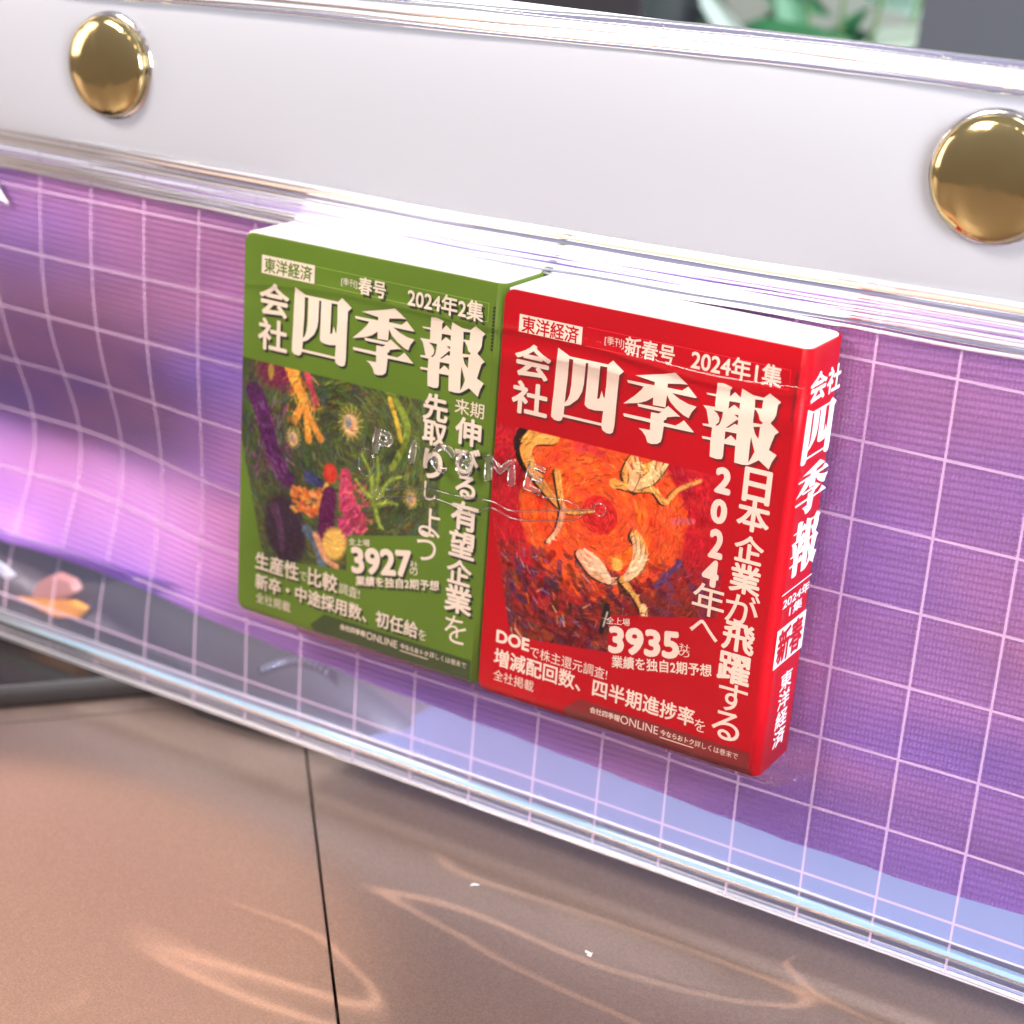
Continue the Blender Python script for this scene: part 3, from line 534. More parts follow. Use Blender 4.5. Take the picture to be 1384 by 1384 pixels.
    for t_, bx, of in [('会', (0.030, -0.165, 0.150, -0.080), 0.03), ('社', (0.160, -0.165, 0.262, -0.085), 0.03), ('2024年', (0.030, -0.800, 0.235, -0.765), 0.025), ('1集' if kind == 'red' else '2集', (0.09, -0.840, 0.19, -0.805), 0.02), ('東', (0.095, -1.095, 0.185, -1.036), 0.02), ('洋', (0.095, -1.160, 0.185, -1.102), 0.02), ('経', (0.095, -1.225, 0.185, -1.167), 0.02), ('済', (0.095, -1.290, 0.185, -1.232), 0.02)]:
        a, f = glyph_mesh(t_); a = fit(a, bx); a[:, 2] = 0; a, f = bolden(a, f, of * (bx[3] - bx[1])); onspine('spine_lettering', a, f, spine_ink)
    onspine('spine_badge', [(0.012, -0.990), (0.236, -0.990), (0.236, -0.862), (0.012, -0.862)], [(0, 1, 2, 3)], spine_ink)
    a, f = glyph_mesh('新春' if kind == 'red' else '春号'); a = fit(a, (0.030, -0.980, 0.218, -0.872)); a[:, 2] = 0; a, f = bolden(a, f, 0.004); onspine('spine_badge_lettering', a, f, cov, 0.0022)
    onspine('spine_line', [(0.010, -0.750), (0.240, -0.750), (0.240, -0.746), (0.010, -0.746)], [(0, 1, 2, 3)], spine_ink)
    return root

make_book('green', 'green miniature magazine book with a dark floral picture, left of the red one', (-1.0055, 0.0074, -0.008), 0.0019, -0.0015, GREEN_TEXT, (0, 0))
make_book('red', 'red miniature magazine book with an orange sun picture and lettered spine', (0, 0, 0), 0, 0, RED_TEXT, (-0.012, 0.0))

# ------------------------------------------------------------------ the clear bag
bag = thing('clear_vinyl_bag', 'clear vinyl bag with white flap, gold snaps and purple panel behind a printed grid', 'bag', (0, TABLE, -D - 0.1))
bag_loc = bag.location.copy()
Z0 = -D - 0.006
def dent(x, y):
    a = 0.20 * sm(-1.0, -2.3, np.float64(x)) ; b = math.exp(-((y + 1.12) / 0.42) ** 2)
    return -a * b
def wav(x, y):
    e = sm(-1.9, -1.5, np.float64(y)) * sm(0.05, -0.3, np.float64(y))
    return e * (0.006 * math.sin(3.1 * x + 1.3 * y + 1) + 0.004 * math.sin(5.3 * x - 2.1 * y) )
XL, XR = -3.3, 2.6
def xs_(n, a=XL, b=XR): return [a + (b - a) * i / (n - 1) for i in range(n)]
# grid printed vinyl
gm = film('grid_printed_vinyl', 0.93, (0.97, 0.95, 0.985), 0.20, (0.75, 0.68, 0.85), 1.36, 0.4, (26, 0.0006, (1, 1, 2.2)))
lm = N(gm, 'TexCoord'); sp_ = N(gm, 'SeparateXYZ'); L(gm, lm.outputs['Object'], sp_.inputs[0])
def line_mask(axis, first, pitch, width):
    a = N(gm, 'Math', operation='SUBTRACT'); a.inputs[1].default_value = first; L(gm, sp_.outputs[axis], a.inputs[0])
    b = N(gm, 'Math', operation='PINGPONG'); b.inputs[1].default_value = pitch / 2; L(gm, a.outputs[0], b.inputs[0])
    c = N(gm, 'Math', operation='LESS_THAN'); c.inputs[1].default_value = width / 2; L(gm, b.outputs[0], c.inputs[0]); return c
vx = line_mask('X', 0.838 * S - bag_loc.x, 0.2515 * S, 0.0080 * S); hz = line_mask('Z', (-1.53 - TABLE) * S, 0.243 * S, 0.0090 * S)
gmx = N(gm, 'Math', operation='MAXIMUM'); L(gm, vx.outputs[0], gmx.inputs[0]); L(gm, hz.outputs[0], gmx.inputs[1])
pd = N(gm, 'BsdfDiffuse'); pd.inputs[0].default_value = (0.66, 0.48, 0.66, 1)
pm = N(gm, 'MixShader'); k7 = N(gm, 'Math', operation='MULTIPLY'); k7.inputs[1].default_value = 0.46; L(gm, gmx.outputs[0], k7.inputs[0]); L(gm, k7.outputs[0], pm.inputs[0])
out = gm.node_tree.nodes['Material Output']; L(gm, out.inputs['Surface'].links[0].from_socket, pm.inputs[1]); L(gm, pd.outputs[0], pm.inputs[2]); L(gm, pm.outputs[0], out.inputs['Surface'])
sheet('grid_film', xs_(150), [-1.952 + 2.04 * i / 70 for i in range(71)], lambda x, y: (x, y, Z0 + dent(x, y) + wav(x, y)), gm, bag)
# ribbed iridescent panel: every rib is modelled
pmt = mat('iridescent_ribbed_film', (0.4, 0.2, 0.6), 0.32, 0.15, Sheen_Weight=0.0)
t = N(pmt, 'TexCoord'); mp = N(pmt, 'Mapping'); mp.inputs['Scale'].default_value = (14, 14, 42); mp.inputs['Rotation'].default_value = (0, math.radians(-8), 0)
nz = N(pmt, 'TexNoise'); nz.inputs['Scale'].default_value = 1.1; nz.inputs['Detail'].default_value = 1.5; nz.inputs['Distortion'].default_value = 0.6
rp = N(pmt, 'ValToRGB'); cr = rp.color_ramp
for p_, c_ in zip((0.30, 0.45, 0.56, 0.68), ((0.33, 0.18, 0.82), (0.50, 0.18, 0.84), (0.66, 0.19, 0.80), (0.76, 0.34, 0.68))):
    e = cr.elements[0] if p_ == 0.30 else (cr.elements[1] if p_ == 0.68 else cr.elements.new(p_)); e.position = p_; e.color = (*c_, 1)
cr.elements[0].position = 0.30; cr.elements[-1].position = 0.68
L(pmt, t.outputs['Object'], mp.inputs[0]); L(pmt, mp.outputs[0], nz.inputs['Vector']); L(pmt, nz.outputs[0], rp.inputs[0]); L(pmt, rp.outputs[0], pmt.node_tree.nodes['Principled BSDF'].inputs['Base Color'])
wv, bp = bump(pmt, 1.0, 0.6, 0.00012, tex='Wave', vec=(1, 1, 1)); wv.inputs['Scale'].default_value = 620; wv.bands_direction = 'X'
RP = 0.0228; nrib = 80
def ribrow(x): return 0.028 * x + 0.010 * x * x
def lower(x): return -1.575 - 0.055 * sm(-1.9, -0.4, np.float64(x)) - 0.065 * sm(-0.9, 1.3, np.float64(x))
vs, fs = [], []; cx = xs_(64); rows = nrib * 6; nn = len(cx)
for j in range(rows + 1):
    for x in cx:
        top = 0.06; y = top - RP * j / 6 + ribrow(x) - ribrow(0)
        y = min(y, 0.10); yl = lower(x); y = max(y, yl); ph = (j % 6) / 6
        vs.append((x, y, Z0 - 0.030 + 1.0 * dent(x, y) + wav(x, y) + 0.0105 * (math.sin(math.pi * ph) ** 1.0 if y > yl and y < 0.10 else 0)))
for j in range(rows):
    for i in range(nn - 1):
        a = j * nn + i
        if abs(vs[a][1] - vs[a + nn][1]) + abs(vs[a + 1][1] - vs[a + nn + 1][1]) > 1e-6: fs.append((a, a + nn, a + nn + 1, a + 1))
o = meshobj('ribbed_panel', vs, fs, pmt, bag, True); o['kind'] = 'stuff'; del o['kind']
# clear blue strip under the panel
hm = film('blue_clear_strip', 0.30, (0.75, 0.78, 0.90), 0.10, (0.205, 0.215, 0.335), 1.30, 0.5, (40, 0.0002, (1, 1, 1)))
ho = film('clear_strip', 0.80, (0.80, 0.80, 0.92), 0.08, (0.5, 0.5, 0.8), 1.45, 0.5)
g1 = N(hm, 'TexCoord'); g2 = N(hm, 'SeparateXYZ'); g3 = N(hm, 'MapRange'); g3.inputs[1].default_value = -1.2 * S; g3.inputs[2].default_value = 0.1 * S; g3.inputs[3].default_value = 0.03; g3.inputs[4].default_value = 0.78; g3.interpolation_type = 'SMOOTHSTEP'
L(hm, g1.outputs['Object'], g2.inputs[0]); L(hm, g2.outputs['X'], g3.inputs[0]); L(hm, g3.outputs[0], hm.node_tree.nodes[hm['mixer']].inputs[0])
c1 = N(hm, 'Mix', data_type='RGBA'); c2 = N(hm, 'MapRange'); c2.inputs[1].default_value = -0.9 * S; c2.inputs[2].default_value = 1.2 * S
L(hm, g2.outputs['X'], c2.inputs[0]); L(hm, c2.outputs[0], c1.inputs[0]); c1.inputs[6].default_value = (0.25, 0.19, 0.31, 1); c1.inputs[7].default_value = (0.20, 0.22, 0.35, 1)
for nd in hm.node_tree.nodes:
    if nd.bl_idname in ('ShaderNodeBsdfDiffuse', 'ShaderNodeBsdfTranslucent'): L(hm, c1.outputs[2], nd.inputs[0])
del hm['mixer']
gus = film('blue_bottom_film', 0.25, (0.45, 0.5, 0.7), 0.15, (0.40, 0.45, 0.80), 1.45, 0.35)
sheet('light_block_gusset', xs_(30, -0.80, XR), [0, 0.25, 0.5, 0.75, 1.0], lambda x, t: (x, -1.962 - 0.125 * t ** 0.6, Z0 - 0.045 - 1.1 * t), gus, bag)  # added to block light under the hem and turn the shade bluish
sheet('blue_strip', xs_(60, XL, XR), [-1.90, -1.80, -1.70, -1.60, -1.50], lambda x, y: (x, y, Z0 - 0.050), hm, bag)
# white liner behind
lmw = film('white_liner', 0.0, (1, 1, 1), 0.3, (0.82, 0.80, 0.86), 1.4, 0.5)
sheet('back_liner', xs_(80), [-1.45 + 0.0563 * k for k in range(41)], lambda x, y: (x, y, -D - 0.13 + dent(x, y)), lmw, bag)
# white flap
fm = film('white_flap_vinyl', 0.0, (1, 1, 1), 0.20, (0.375, 0.382, 0.405), 1.40, 0.14, (60, 0.0006, (1, 1, 1.6)))
def top_y(x): return 0.715 + 0.030 * sm(-0.6, 0.9, np.float64(x)) - 0.06 * sm(-0.3, -2.5, np.float64(x))
def fold_y(x): return 0.112 + 0.022 * max(0, (x + 0.3)) ** 1.0
ny = 24
vs = []; fs = []; cx = xs_(80)
for j in range(ny + 1):
    for x in cx:
        t_ = j / ny; y = fold_y(x) + 0.03 + (top_y(x) - fold_y(x) - 0.03) * t_
        z = Z0 + 0.045 + 0.035 * math.sin(math.pi * t_) ** 0.7 + 0.010 * math.sin(2.2 * x + 0.6)
        for sx, sy in ((-1.81, 0.435), (1.38, 0.505)):
            d_ = math.hypot(x - sx, y - sy); z -= 0.020 * math.exp(-(d_ / 0.25) ** 2)
        vs.append((x, y, z))
nn = len(cx)
for j in range(ny):
    for i in range(nn - 1): a = j * nn + i; fs.append((a, a + 1, a + nn + 1, a + nn))
meshobj('white_flap', vs, fs, fm, bag, True)
# extruded plastic rail between flap and grid, ridge by ridge
clearp = film('clear_ridge', 0.45, (0.90, 0.90, 0.95), 0.05, (0.86, 0.84, 0.92), 1.5, 0.5)
whitep = film('white_ridge', 0.06, (1, 1, 1), 0.08, (0.95, 0.95, 0.97), 1.5, 0.7)
greyp = film('grey_ridge', 0.15, (0.5, 0.5, 0.6), 0.12, (0.22, 0.23, 0.33), 1.5, 0.2)
peachp = film('peach_ridge', 0.15, (1, 0.9, 0.8), 0.12, (0.85, 0.62, 0.48), 1.5, 0.4)
lilacp = film('lilac_ridge', 0.25, (0.9, 0.8, 1), 0.10, (0.66, 0.52, 0.84), 1.5, 0.4)
circ = [(math.cos(2 * math.pi * k / 10), math.sin(2 * math.pi * k / 10)) for k in range(10)]
def ridge(name, dy, rad, dz, m, flat=1.0, fy=fold_y, x0=XL, x1=XR, wob=0.0, seed=0):
    r_ = np.random.default_rng(seed); ph = r_.uniform(0, 6, 4); path = []
    for x in xs_(120, x0, x1):
        w_ = wob * (math.sin(2.3 * x + ph[0]) + 0.5 * math.sin(6.1 * x + ph[1]) + 0.25 * math.sin(15 * x + ph[2]))
        path.append((x, fy(x) + dy + w_, Z0 + 0.02 + dz, 1 + 0.15 * math.sin(4 * x + ph[3])))
    return sweep(name, path, [(rad * flat * a, rad * b) for a, b in circ], m, bag)
for i, (dy, rad, dz, m_, fl) in enumerate([(0.030, 0.008, 0.030, whitep, 1.4), (0.013, 0.009, 0.030, peachp, 1.1), (-0.006, 0.010, 0.020, greyp, 1.2), (-0.022, 0.006, 0.022, whitep, 1), (-0.033, 0.0045, 0.020, clearp, 1), (-0.043, 0.0045, 0.018, lilacp, 1), (-0.053, 0.0045, 0.016, whitep, 1), (-0.063, 0.004, 0.014, lilacp, 1), (-0.073, 0.005, 0.010, clearp, 1.2), (-0.088, 0.008, 0.004, whitep, 1.2), (-0.104, 0.007, -0.002, greyp, 1.1), (-0.118, 0.007, -0.004, whitep, 1.2)]):
    ridge('rail_ridge', dy, rad, dz, m_, fl, wob=0.0012 + 0.0002 * i, seed=i)
# welded hem along the bottom
icy = film('light_filled_weld', 0.05, (0.9, 1, 1), 0.06, (0.70, 0.90, 0.98), 1.5, 0.8)  # cyan-white body colour stands for light carried inside the clear weld
hem = lambda x: -1.95
for dy, rad, dz, m_, fl in [(0.118, 0.006, -0.012, clearp, 1), (0.088, 0.011, -0.034, greyp, 1), (0.064, 0.016, -0.030, icy, 1.4), (0.045, 0.005, -0.030, whitep, 1), (0.026, 0.012, -0.036, greyp, 1.2), (0.000, 0.008, -0.028, whitep, 1.2), (-0.010, 0.004, -0.024, clearp, 1)]:
    ridge('hem_ridge', dy, rad, dz, m_, fl, hem, wob=0.0010, seed=int(dy * 1000) + 50)
# beaded clear top edge
for dy, rad, dz, m_, fl in [(0.000, 0.010, 0.05, greyp, 1.0), (0.018, 0.011, 0.05, whitep, 1.2), (0.045, 0.016, 0.045, clearp, 1.3), (0.070, 0.010, 0.04, greyp, 1.2)]:
    ridge('top_edge_ridge', dy, rad, dz, m_, fl, top_y, wob=0.0016, seed=int(dy * 1000) + 9)
glit = film('beaded_edge', 0.2, (1, 1, 1), 0.03, (0.80, 0.74, 0.72), 1.6, 0.4)
vs, fs = [], []
for k in range(420):
    x = XL + (XR - XL) * (k + rng.random() * 0.8) / 420; y = top_y(x) + 0.060 + rng.normal() * 0.004; z = Z0 + 0.066; r_ = rng.uniform(0.003, 0.008)
    o_ = len(vs); vs += [(x - r_ * 1.6, y, z), (x + r_ * 1.6, y, z), (x, y - r_, z), (x, y + r_, z), (x, y, z + r_), (x, y, z - r_)]
    fs += [tuple(o_ + q for q in t3) for t3 in ((0, 2, 4), (2, 1, 4), (1, 3, 4), (3, 0, 4), (2, 0, 5), (1, 2, 5), (3, 1, 5), (0, 3, 5))]
o = meshobj('top_edge_beading', vs, fs, glit, bag, False, kind='stuff')
# gold snaps
gold = mat('polished_brass', (0.52, 0.42, 0.20), 0.10, 1.0); bump(gold, 200, 0.45, 0.0012, 1, vec=(1, 1, 0.5))
rimm = mat('bright_snap_rim', (0.62, 0.60, 0.62), 0.12, 1.0)
def snap(sx, sy):
    zb = Z0 + 0.060
    def lathe(name, prof, m, parent):
        n = 48; vs = []; fs = []
        for (r_, z) in prof:
            for k in range(n): a = 2 * math.pi * k / n; vs.append((sx + r_ * math.cos(a), sy + r_ * math.sin(a), zb + z))
        for j in range(len(prof) - 1):
            for k in range(n): fs.append((j * n + k, j * n + (k + 1) % n, (j + 1) * n + (k + 1) % n, (j + 1) * n + k))
        return meshobj(name, vs, fs, m, parent, True, loc=None)
    rim = lathe('snap_button', [(0.10, -0.02), (0.176, -0.012), (0.186, -0.002), (0.184, 0.008), (0.172, 0.012), (0.14, 0.016)], rimm, bag)
    cap = [(0.150, 0.012), (0.170, 0.022), (0.173, 0.034), (0.167, 0.046), (0.150, 0.056), (0.12, 0.065), (0.085, 0.071), (0.045, 0.0745), (0.015, 0.0755), (0.0004, 0.0756)]
    lathe('snap_cap', cap, gold, rim)
snap(-1.765, 0.438); snap(1.375, 0.515)
# clear sleeve in front of the books, with a pressed crease and raised letters
slm = film('clear_sleeve', 0.996, (0.99, 0.99, 0.99), 0.05, (0.9, 0.85, 0.8), 1.24, 0.5, (22, 0.0005, (1, 1, 2.4)))
def crease(x): return -0.120 + 0.018 * math.sin(2.6 * x + 2.2) + 0.01 * math.sin(7 * x) + 0.02 * max(0.0, x)
ys = [0.03, 0.0, -0.03, -0.06] + [-0.085 - 0.0035 * k for k in range(24)] + [-0.18 - 0.04 * k for k in range(31)] + [-1.40, -1.42]
def slv(x, y):
    z = 0.020 + 0.004 * math.sin(4 * x + 3 * y) + 0.003 * math.sin(9 * x - 5 * y) + 0.006 * math.exp(-((y - crease(x)) / 0.009) ** 2) + 0.004 * math.exp(-((y - crease(x) + 0.075 - 0.02 * math.sin(3 * x)) / 0.014) ** 2)
    ez = sm(-1.36, -1.42, np.float64(y)) if y < -1.3 else 0.0; w_ = max(sm(1.02, 1.10, np.float64(x)), ez); z = z * (1 - w_) - 0.22 * w_
    return (x, y, z)
slv_o = sheet('sleeve_film', xs_(150, -1.03, 1.10), ys[::-1], slv, slm, bag)
let = film('raised_clear_letter', 0.97, (0.97, 0.97, 0.97), 0.035, (0.8, 0.8, 0.8), 1.52, 0.5)
for ch, cx_, cy_, w_, h_, rot in [('P', -0.398, -0.580, 0.075, 0.095, -6), ('I', -0.280, -0.582, 0.022, 0.085, -8), ('C', -0.172, -0.575, 0.075, 0.10, -25), ('8', -0.088, -0.575, 0.060, 0.088, 4), ('M', 0.045, -0.568, 0.110, 0.090, 2), ('E', 0.170, -0.565, 0.062, 0.095, -10)]:
    a, f = glyph_mesh(ch, -0.01, 1, 0.02, 0.045); lo, hi = a.min(0), a.max(0); a = (a - (lo + hi) / 2) / (hi - lo) * np.array((w_, h_, 0.014)); c, s = math.cos(math.radians(rot)), math.sin(math.radians(rot))
    meshobj('raised_letter', [(cx_ + q[0] * c - q[1] * s, cy_ + q[0] * s + q[1] * c, 0.034 + q[2]) for q in a], f, let, slv_o, True)
def tube(name, pts, r_, m, parent, n=8, z=0.032):
    c = bez(pts, n); vs = []; fs = []; k = 6
    for i, p in enumerate(c):
        q = c[min(i + 1, len(c) - 1)] - c[max(i - 1, 0)]; q = q / (np.linalg.norm(q) + 1e-9); nx_, ny_ = -q[1], q[0]
        for j in range(k): a = 2 * math.pi * j / k; vs.append((p[0] + nx_ * r_ * math.cos(a), p[1] + ny_ * r_ * math.cos(a), z + r_ * math.sin(a)))
    for i in range(len(c) - 1):
        for j in range(k): fs.append((i * k + j, i * k + (j + 1) % k, (i + 1) * k + (j + 1) % k, (i + 1) * k + j))
    return meshobj(name, vs, fs, m, parent, True)
tube('raised_line', [(-0.40, -0.765), (-0.20, -0.720), (-0.05, -0.735), (0.02, -0.700), (0.12, -0.715), (0.30, -0.672), (0.345, -0.640), (0.30, -0.612), (0.20, -0.620)], 0.0030, let, slv_o)
tube('raised_line', [(-0.38, -0.735), (-0.22, -0.695), (-0.10, -0.690), (0.02, -0.678), (0.10, -0.690), (0.26, -0.650), (0.375, -0.618)], 0.0030, let, slv_o)
for cx_, cy_, r_ in ((-0.412, -0.760, 0.016), (0.402, -0.612, 0.020), (-0.46, -0.66, 0.030)): tube('raised_ring', [(cx_ + r_ * math.cos(a / 10 * 6.2832), cy_ + (1.0 if r_ < 0.025 else 1.6) * r_ * math.sin(a / 10 * 6.2832)) for a in range(11)], 0.0030, let, slv_o, 3)
# small white print at the left border of the film
ws = mat('white_print', (0.9, 0.88, 0.9), 0.5)
meshobj('white_print_mark', [(-2.48, -0.02, Z0 + 0.012), (-2.395, -0.055, Z0 + 0.012), (-2.372, -0.095, Z0 + 0.012), (-2.325, -0.145, Z0 + 0.012), (-2.40, -0.125, Z0 + 0.012), (-2.48, -0.10, Z0 + 0.012)], [(0, 5, 4, 3, 2, 1)], ws, bag)

# ------------------------------------------------------------------ the table
tb = mat('bronze_powder_coat', (0.40, 0.275, 0.215), 0.40, 0.30, Coat_Weight=0.35, Coat_Roughness=0.30); tn, tbp = bump(tb, 4200, 0.3, 0.00012, 2)
n2 = N(tb, 'TexNoise'); n2.inputs['Scale'].default_value = 3600; n2.inputs['Detail'].default_value = 2; r2 = N(tb, 'ValToRGB'); r2.color_ramp.elements[0].position = 0.35; r2.color_ramp.elements[0].color = (0.160, 0.110, 0.088, 1); r2.color_ramp.elements[1].position = 0.70; r2.color_ramp.elements[1].color = (0.225, 0.156, 0.126, 1)
t = N(tb, 'TexCoord'); L(tb, t.outputs['Object'], n2.inputs['Vector']); L(tb, n2.outputs[0], r2.inputs[0]); L(tb, r2.outputs[0], tb.node_tree.nodes['Principled BSDF'].inputs['Base Color'])
under = mat('dark_gap', (0.012, 0.010, 0.010), 0.8)
ground = prism('table_underlay', [(-14, 5), (8, 5), (8, -14), (-14, -14)], TABLE - 0.20, TABLE - 0.06, under); ground['kind'] = 'structure'
da = np.array((1.147, 1.372)); da /= np.linalg.norm(da); db = np.array((-0.64, 0.77)); db /= np.linalg.norm(db)
cor = np.array((-1.325, -0.825)); g = 0.013
def cornered(c0, r_): 
    a = c0 + da * r_; b = c0 + db * r_; return [tuple(b + (c0 - b) * t * 1.0 if False else (1 - t) ** 2 * b + 2 * t * (1 - t) * c0 + t * t * a) for t in np.linspace(0, 1, 10)]
front = cornered(cor, 0.22) + [tuple(cor + da * 8), tuple(cor + da * 8 + db * 9), tuple(cor + db * 9)]
o = prism('tabletop_panel', front, TABLE - 0.07, TABLE, tb, ground, 0.004)
oc = cor - (da + db) * g * 0.78
rest = cornered(oc, 0.23)[::-1]
rest = [tuple(oc + da * 8.2)] + rest + [tuple(oc + db * 9.2), (-14, 4.9), (-13.9, -13.9), (7.9, -13.9), (7.9, 4.9)]
rest = [tuple(map(float, q)) for q in rest]
o = prism('tabletop_panel', rest, TABLE - 0.07, TABLE - 0.002, tb, ground, 0.0)

# ------------------------------------------------------------------ things beside and behind the bag
blk = mat('black_gloss', (0.014, 0.011, 0.010), 0.22, Specular_IOR_Level=0.35); bump(blk, 60, 0.3, 0.0006, 2)
f0 = np.array((-1.50, -0.81)); u1 = db; u2 = np.array((-0.77, -0.64)); u2 /= np.linalg.norm(u2)
pl = [f0, f0 + u1 * 3.2, f0 + u1 * 3.2 + u2 * 2.4, f0 + u2 * 2.4]
pl = [tuple((1 - t) ** 2 * (f0 + u2 * 0.2) + 2 * t * (1 - t) * f0 + t * t * (f0 + u1 * 0.2)) for t in np.linspace(0, 1, 7)] + [tuple(q) for q in pl[1:]]
nb = prism('black_case', [tuple(map(float, q)) for q in pl], TABLE + 0.002, TABLE + 0.105, blk, None, 0.008); tag(nb, 'flat glossy black case lying on the table under the left end of the bag', 'case')
for p in nb.data.polygons: p.use_smooth = True
# dark zipped pouch
pch = thing('zipped_pouch', 'dark padded pouch with a zip, seen through the clear lower strip of the bag', 'pouch', (-1.7, TABLE, -0.75))
cloth = mat('dark_slate_fabric', (0.016, 0.014, 0.018), 0.35, Sheen_Weight=0.15); bump(cloth, 900, 0.4, 0.0003)
path = bez([(-3.3, 0.50), (-2.6, 0.42), (-2.1, 0.34), (-1.75, 0.27), (-1.35, 0.24), (-1.05, 0.18), (-0.80, 0.10), (-0.68, 0.02)], 6)
vs, fs = [], []; k = 14
for p in path:
    x, h_ = p; yb = TABLE + (0.108 if x < -1.55 else 0.004); 
    for j in range(k): a = math.pi * j / (k - 1); vs.append((x, yb + max(h_ + TABLE - yb + 0.0, 0.01) * math.sin(a) ** 0.6, -0.72 + 0.26 * math.cos(a) * (0.3 + 0.7 * min(1, h_ / 0.25)) - 0.10 * (x + 1.0)*0.3))
for i in range(len(path) - 1):
    for j in range(k - 1): fs.append((i * k + j, i * k + j + 1, (i + 1) * k + j + 1, (i + 1) * k + j))
fs += [tuple(range(k)), tuple((len(path) - 1) * k + j for j in range(k - 1, -1, -1))]
meshobj('pouch_body', vs, fs, cloth, pch, True)
metal = mat('bright_zip_metal', (0.75, 0.76, 0.82), 0.2, 1.0)
zt = None
for i in range(13):
    t_ = i / 12; x, y = -1.22 + 0.30 * t_, -1.80 + 0.09 * math.sin(t_ * 2.2) 
    c0 = P(x, y, -0.445); r_ = 0.0105
    vs = [(x + r_ * a * 0.7, y + r_ * b, -0.445 + r_ * c_) for a, b, c_ in ((-1, -1, -1), (1, -1, -1), (1, 1, -1), (-1, 1, -1), (-.6, -.6, 1), (.6, -.6, 1), (.6, .6, 1), (-.6, .6, 1))]
    meshobj('zip_tooth', vs, [(0, 3, 2, 1), (4, 5, 6, 7), (0, 1, 5, 4), (1, 2, 6, 5), (2, 3, 7, 6), (3, 0, 4, 7)], metal, pch)
tape = mat('zip_tape', (0.03, 0.03, 0.04), 0.5)
sheet('zip_tape', [-1.26 + 0.38 * i / 20 for i in range(21)], [0, 1], lambda x, y: (x, -1.835 + 0.09 * math.sin((x + 1.22) / 0.30 * 2.2) * 1.0 + 0.05 * y, -0.462), tape, pch)
# gold clasp, its sunlit glint put into the orange colour, and white card
amb = mat('sunlit_clasp_orange', (0.98, 0.36, 0.02), 0.35); pk = mat('pink_quilt', (0.62, 0.25, 0.18), 0.5); bump(pk, 300, 1.0, 0.0008, tex='Voronoi')
bz = [(-2.80, -1.865), (-2.45, -1.835), (-2.20, -1.790), (-2.13, -1.800), (-2.16, -1.850), (-2.40, -1.905), (-2.80, -1.935)]
o = prism('gold_clasp', bz, -0.47, -0.43, amb, None, 0.008, 'z'); tag(o, 'gold clasp with its sunlit glow put into the orange colour, lower left behind the bag', 'clasp')
bz = [(-2.44, -1.835), (-2.40, -1.760), (-2.31, -1.700), (-2.22, -1.705), (-2.19, -1.745), (-2.26, -1.795)]
o = prism('pink_pad', bz, -0.50, -0.44, pk, None, 0.015, 'z'); tag(o, 'small dull pink quilted pad resting on the orange clasp', 'pad')
wc = mat('white_card', (0.9, 0.9, 0.9), 0.5)
o = prism('white_card', [(-2.9, -1.66), (-2.60, -1.735), (-2.53, -1.765), (-2.60, -1.800), (-2.9, -1.80)], -0.46, -0.45, wc, None, 0.001, 'z'); tag(o, 'pointed white card standing behind the film at the left border', 'card')
# blurred background beyond the top edge
dk = mat('charcoal_plastic', (0.05, 0.06, 0.075), 0.5); dk2 = mat('black_plastic', (0.012, 0.012, 0.016), 0.4); wl = mat('pale_wall', (0.30, 0.36, 0.34), 0.8)
def box(name, x0, x1, y0, y1, z0, z1, m, lab, cat, bev=0.03):
    o = prism(name, [(x0, z0), (x1, z0), (x1, z1), (x0, z1)], y0, y1, m, None, bev); return tag(o, lab, cat)
box('desk_speaker', -3.75, -2.42, TABLE + 0.002, 1.6, -6.6, -5.6, dk2, 'black upright box out of focus, left of the green leaves beyond the bag', 'speaker')
box('desk_speaker', -6.3, -4.35, TABLE + 0.002, 1.6, -6.6, -5.6, dk2, 'wide black box out of focus behind the top edge left of centre', 'speaker')
box('grey_monitor', -0.80, 1.2, TABLE + 0.002, 1.7, -6.4, -5.9, dk, 'dark slate grey upright screen out of focus at the top right corner', 'monitor')
wall = prism('wall', [(-14, -11.2), (8, -11.2), (8, -11.8), (-14, -11.8)], TABLE - 0.05, 8, wl); wall['kind'] = 'structure'
pot = thing('potted_plant', 'leafy green plant out of focus beyond the top right edge of the bag', 'plant', (-1.65, TABLE, -6.9))
clay = mat('glazed_pot', (0.55, 0.62, 0.60), 0.3); vs = []; fs = []
for (r_, y) in [(0.30, TABLE + 0.002), (0.38, TABLE + 0.5), (0.42, TABLE + 0.9), (0.36, TABLE + 0.9), (0.30, TABLE + 0.8)]:
    for k in range(20): a = k / 20 * 6.2832; vs.append((-1.65 + r_ * math.cos(a), y, -6.9 + r_ * math.sin(a)))
for j in range(4):
    for k in range(20): fs.append((j * 20 + k, j * 20 + (k + 1) % 20, (j + 1) * 20 + (k + 1) % 20, (j + 1) * 20 + k))
meshobj('pot', vs, fs, clay, pot, True)
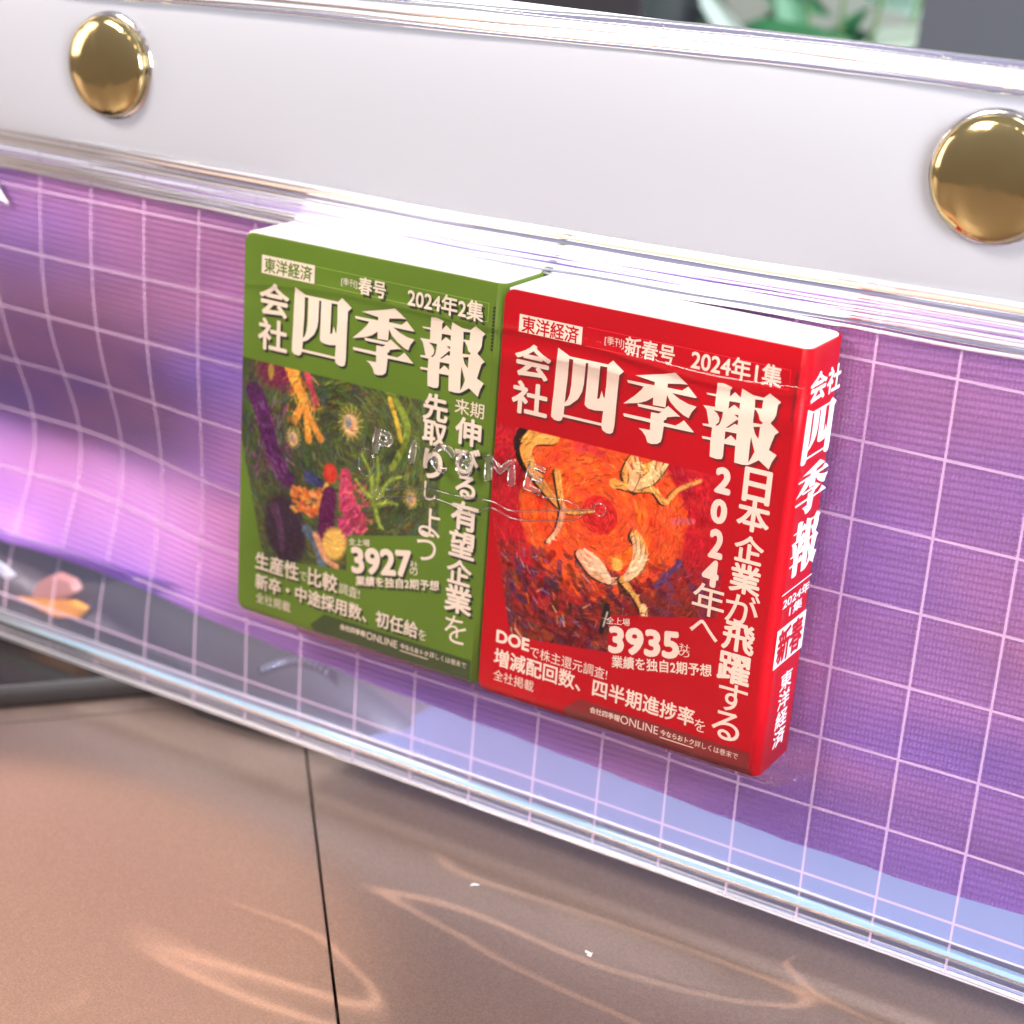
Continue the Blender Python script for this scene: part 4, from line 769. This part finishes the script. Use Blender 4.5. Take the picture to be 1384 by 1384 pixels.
for li, cl in enumerate([(0.06, 0.24, 0.11), (0.14, 0.34, 0.22), (0.02, 0.07, 0.04), (0.62, 0.80, 0.72)]):
    lf = mat('leaf_green', cl, 0.3); me = None
    for k in range(16):
        if me is None:
            vs = [(0, 0, 0), (0.05, 0.14, 0.02), (0.035, 0.30, 0.0), (0, 0.40, -0.05), (-0.035, 0.30, 0.0), (-0.05, 0.14, 0.02), (0, 0.14, 0), (0, 0.30, -0.02)]
            me = bpy.data.meshes.new('leaf'); me.from_pydata([(a * S, -c_ * S, b * S) for a, b, c_ in vs], [], [(0, 1, 6), (1, 2, 7, 6), (2, 3, 7), (0, 6, 5), (6, 7, 4, 5), (7, 3, 4)]); me.materials.append(lf)
        o = bpy.data.objects.new('leaf', me); C.objects.link(o); o.parent = pot
        x = rng.uniform(-2.40, -0.95) + 1.65; y = rng.uniform(-0.9, 1.1) - TABLE; z = rng.uniform(-0.5, 0.5)
        o.location = (x * S, -z * S, y * S); o.rotation_euler = (rng.uniform(-1, 1), rng.uniform(-1.6, 1.6), rng.uniform(-0.8, 0.8)); s_ = rng.uniform(1.2, 2.6); o.scale = (s_, s_, s_)
for k in range(5):
    x = -2.2 + 0.28 * k; vs = []; fs = []; w_ = 0.012
    for j, (a, y) in enumerate([(0, TABLE + 0.8), (0.5, -0.4), (1, 0.7)]):
        xx = -1.65 + (x + 1.65) * a
        vs += [(xx - w_, y, -6.9 - w_), (xx + w_, y, -6.9 - w_), (xx + w_, y, -6.9 + w_), (xx - w_, y, -6.9 + w_)]
    for j in range(2):
        for q in range(4): fs.append((j * 4 + q, j * 4 + (q + 1) % 4, j * 4 + 4 + (q + 1) % 4, j * 4 + 4 + q))
    meshobj('stem', vs, fs, mat('stem_green', (0.12, 0.22, 0.08), 0.6), pot)
# lint on the table
lt = mat('white_lint', (0.85, 0.85, 0.82), 0.9)
for (x, z, n_, lab) in [(0.545, 0.100, 5, 'white crumb of lint on the table below the red book'), (0.02, -0.03, 3, 'tiny curled white fibre on the table near the hem of the bag')]:
    vs, fs = [], []
    for k in range(n_):
        a = rng.uniform(0, 3.14); l_ = rng.uniform(0.006, 0.013); cx_ = x + rng.normal() * 0.006; cz = z + rng.normal() * 0.004; o_ = len(vs)
        dx, dz = l_ * math.cos(a), l_ * math.sin(a); w_ = 0.0014
        for e in (-1, 1):
            for (p_, q_) in ((-w_, 0), (w_, 0), (0, 2 * w_)): vs.append((cx_ + e * dx - p_ * math.sin(a), TABLE + 0.001 + q_ + 0.001 * k, cz + e * dz + p_ * math.cos(a)))
        fs += [(o_, o_ + 1, o_ + 4, o_ + 3), (o_ + 1, o_ + 2, o_ + 5, o_ + 4), (o_ + 2, o_, o_ + 3, o_ + 5), (o_, o_ + 2, o_ + 1), (o_ + 3, o_ + 4, o_ + 5)]
    tag(meshobj('lint', vs, fs, lt), lab, 'lint')
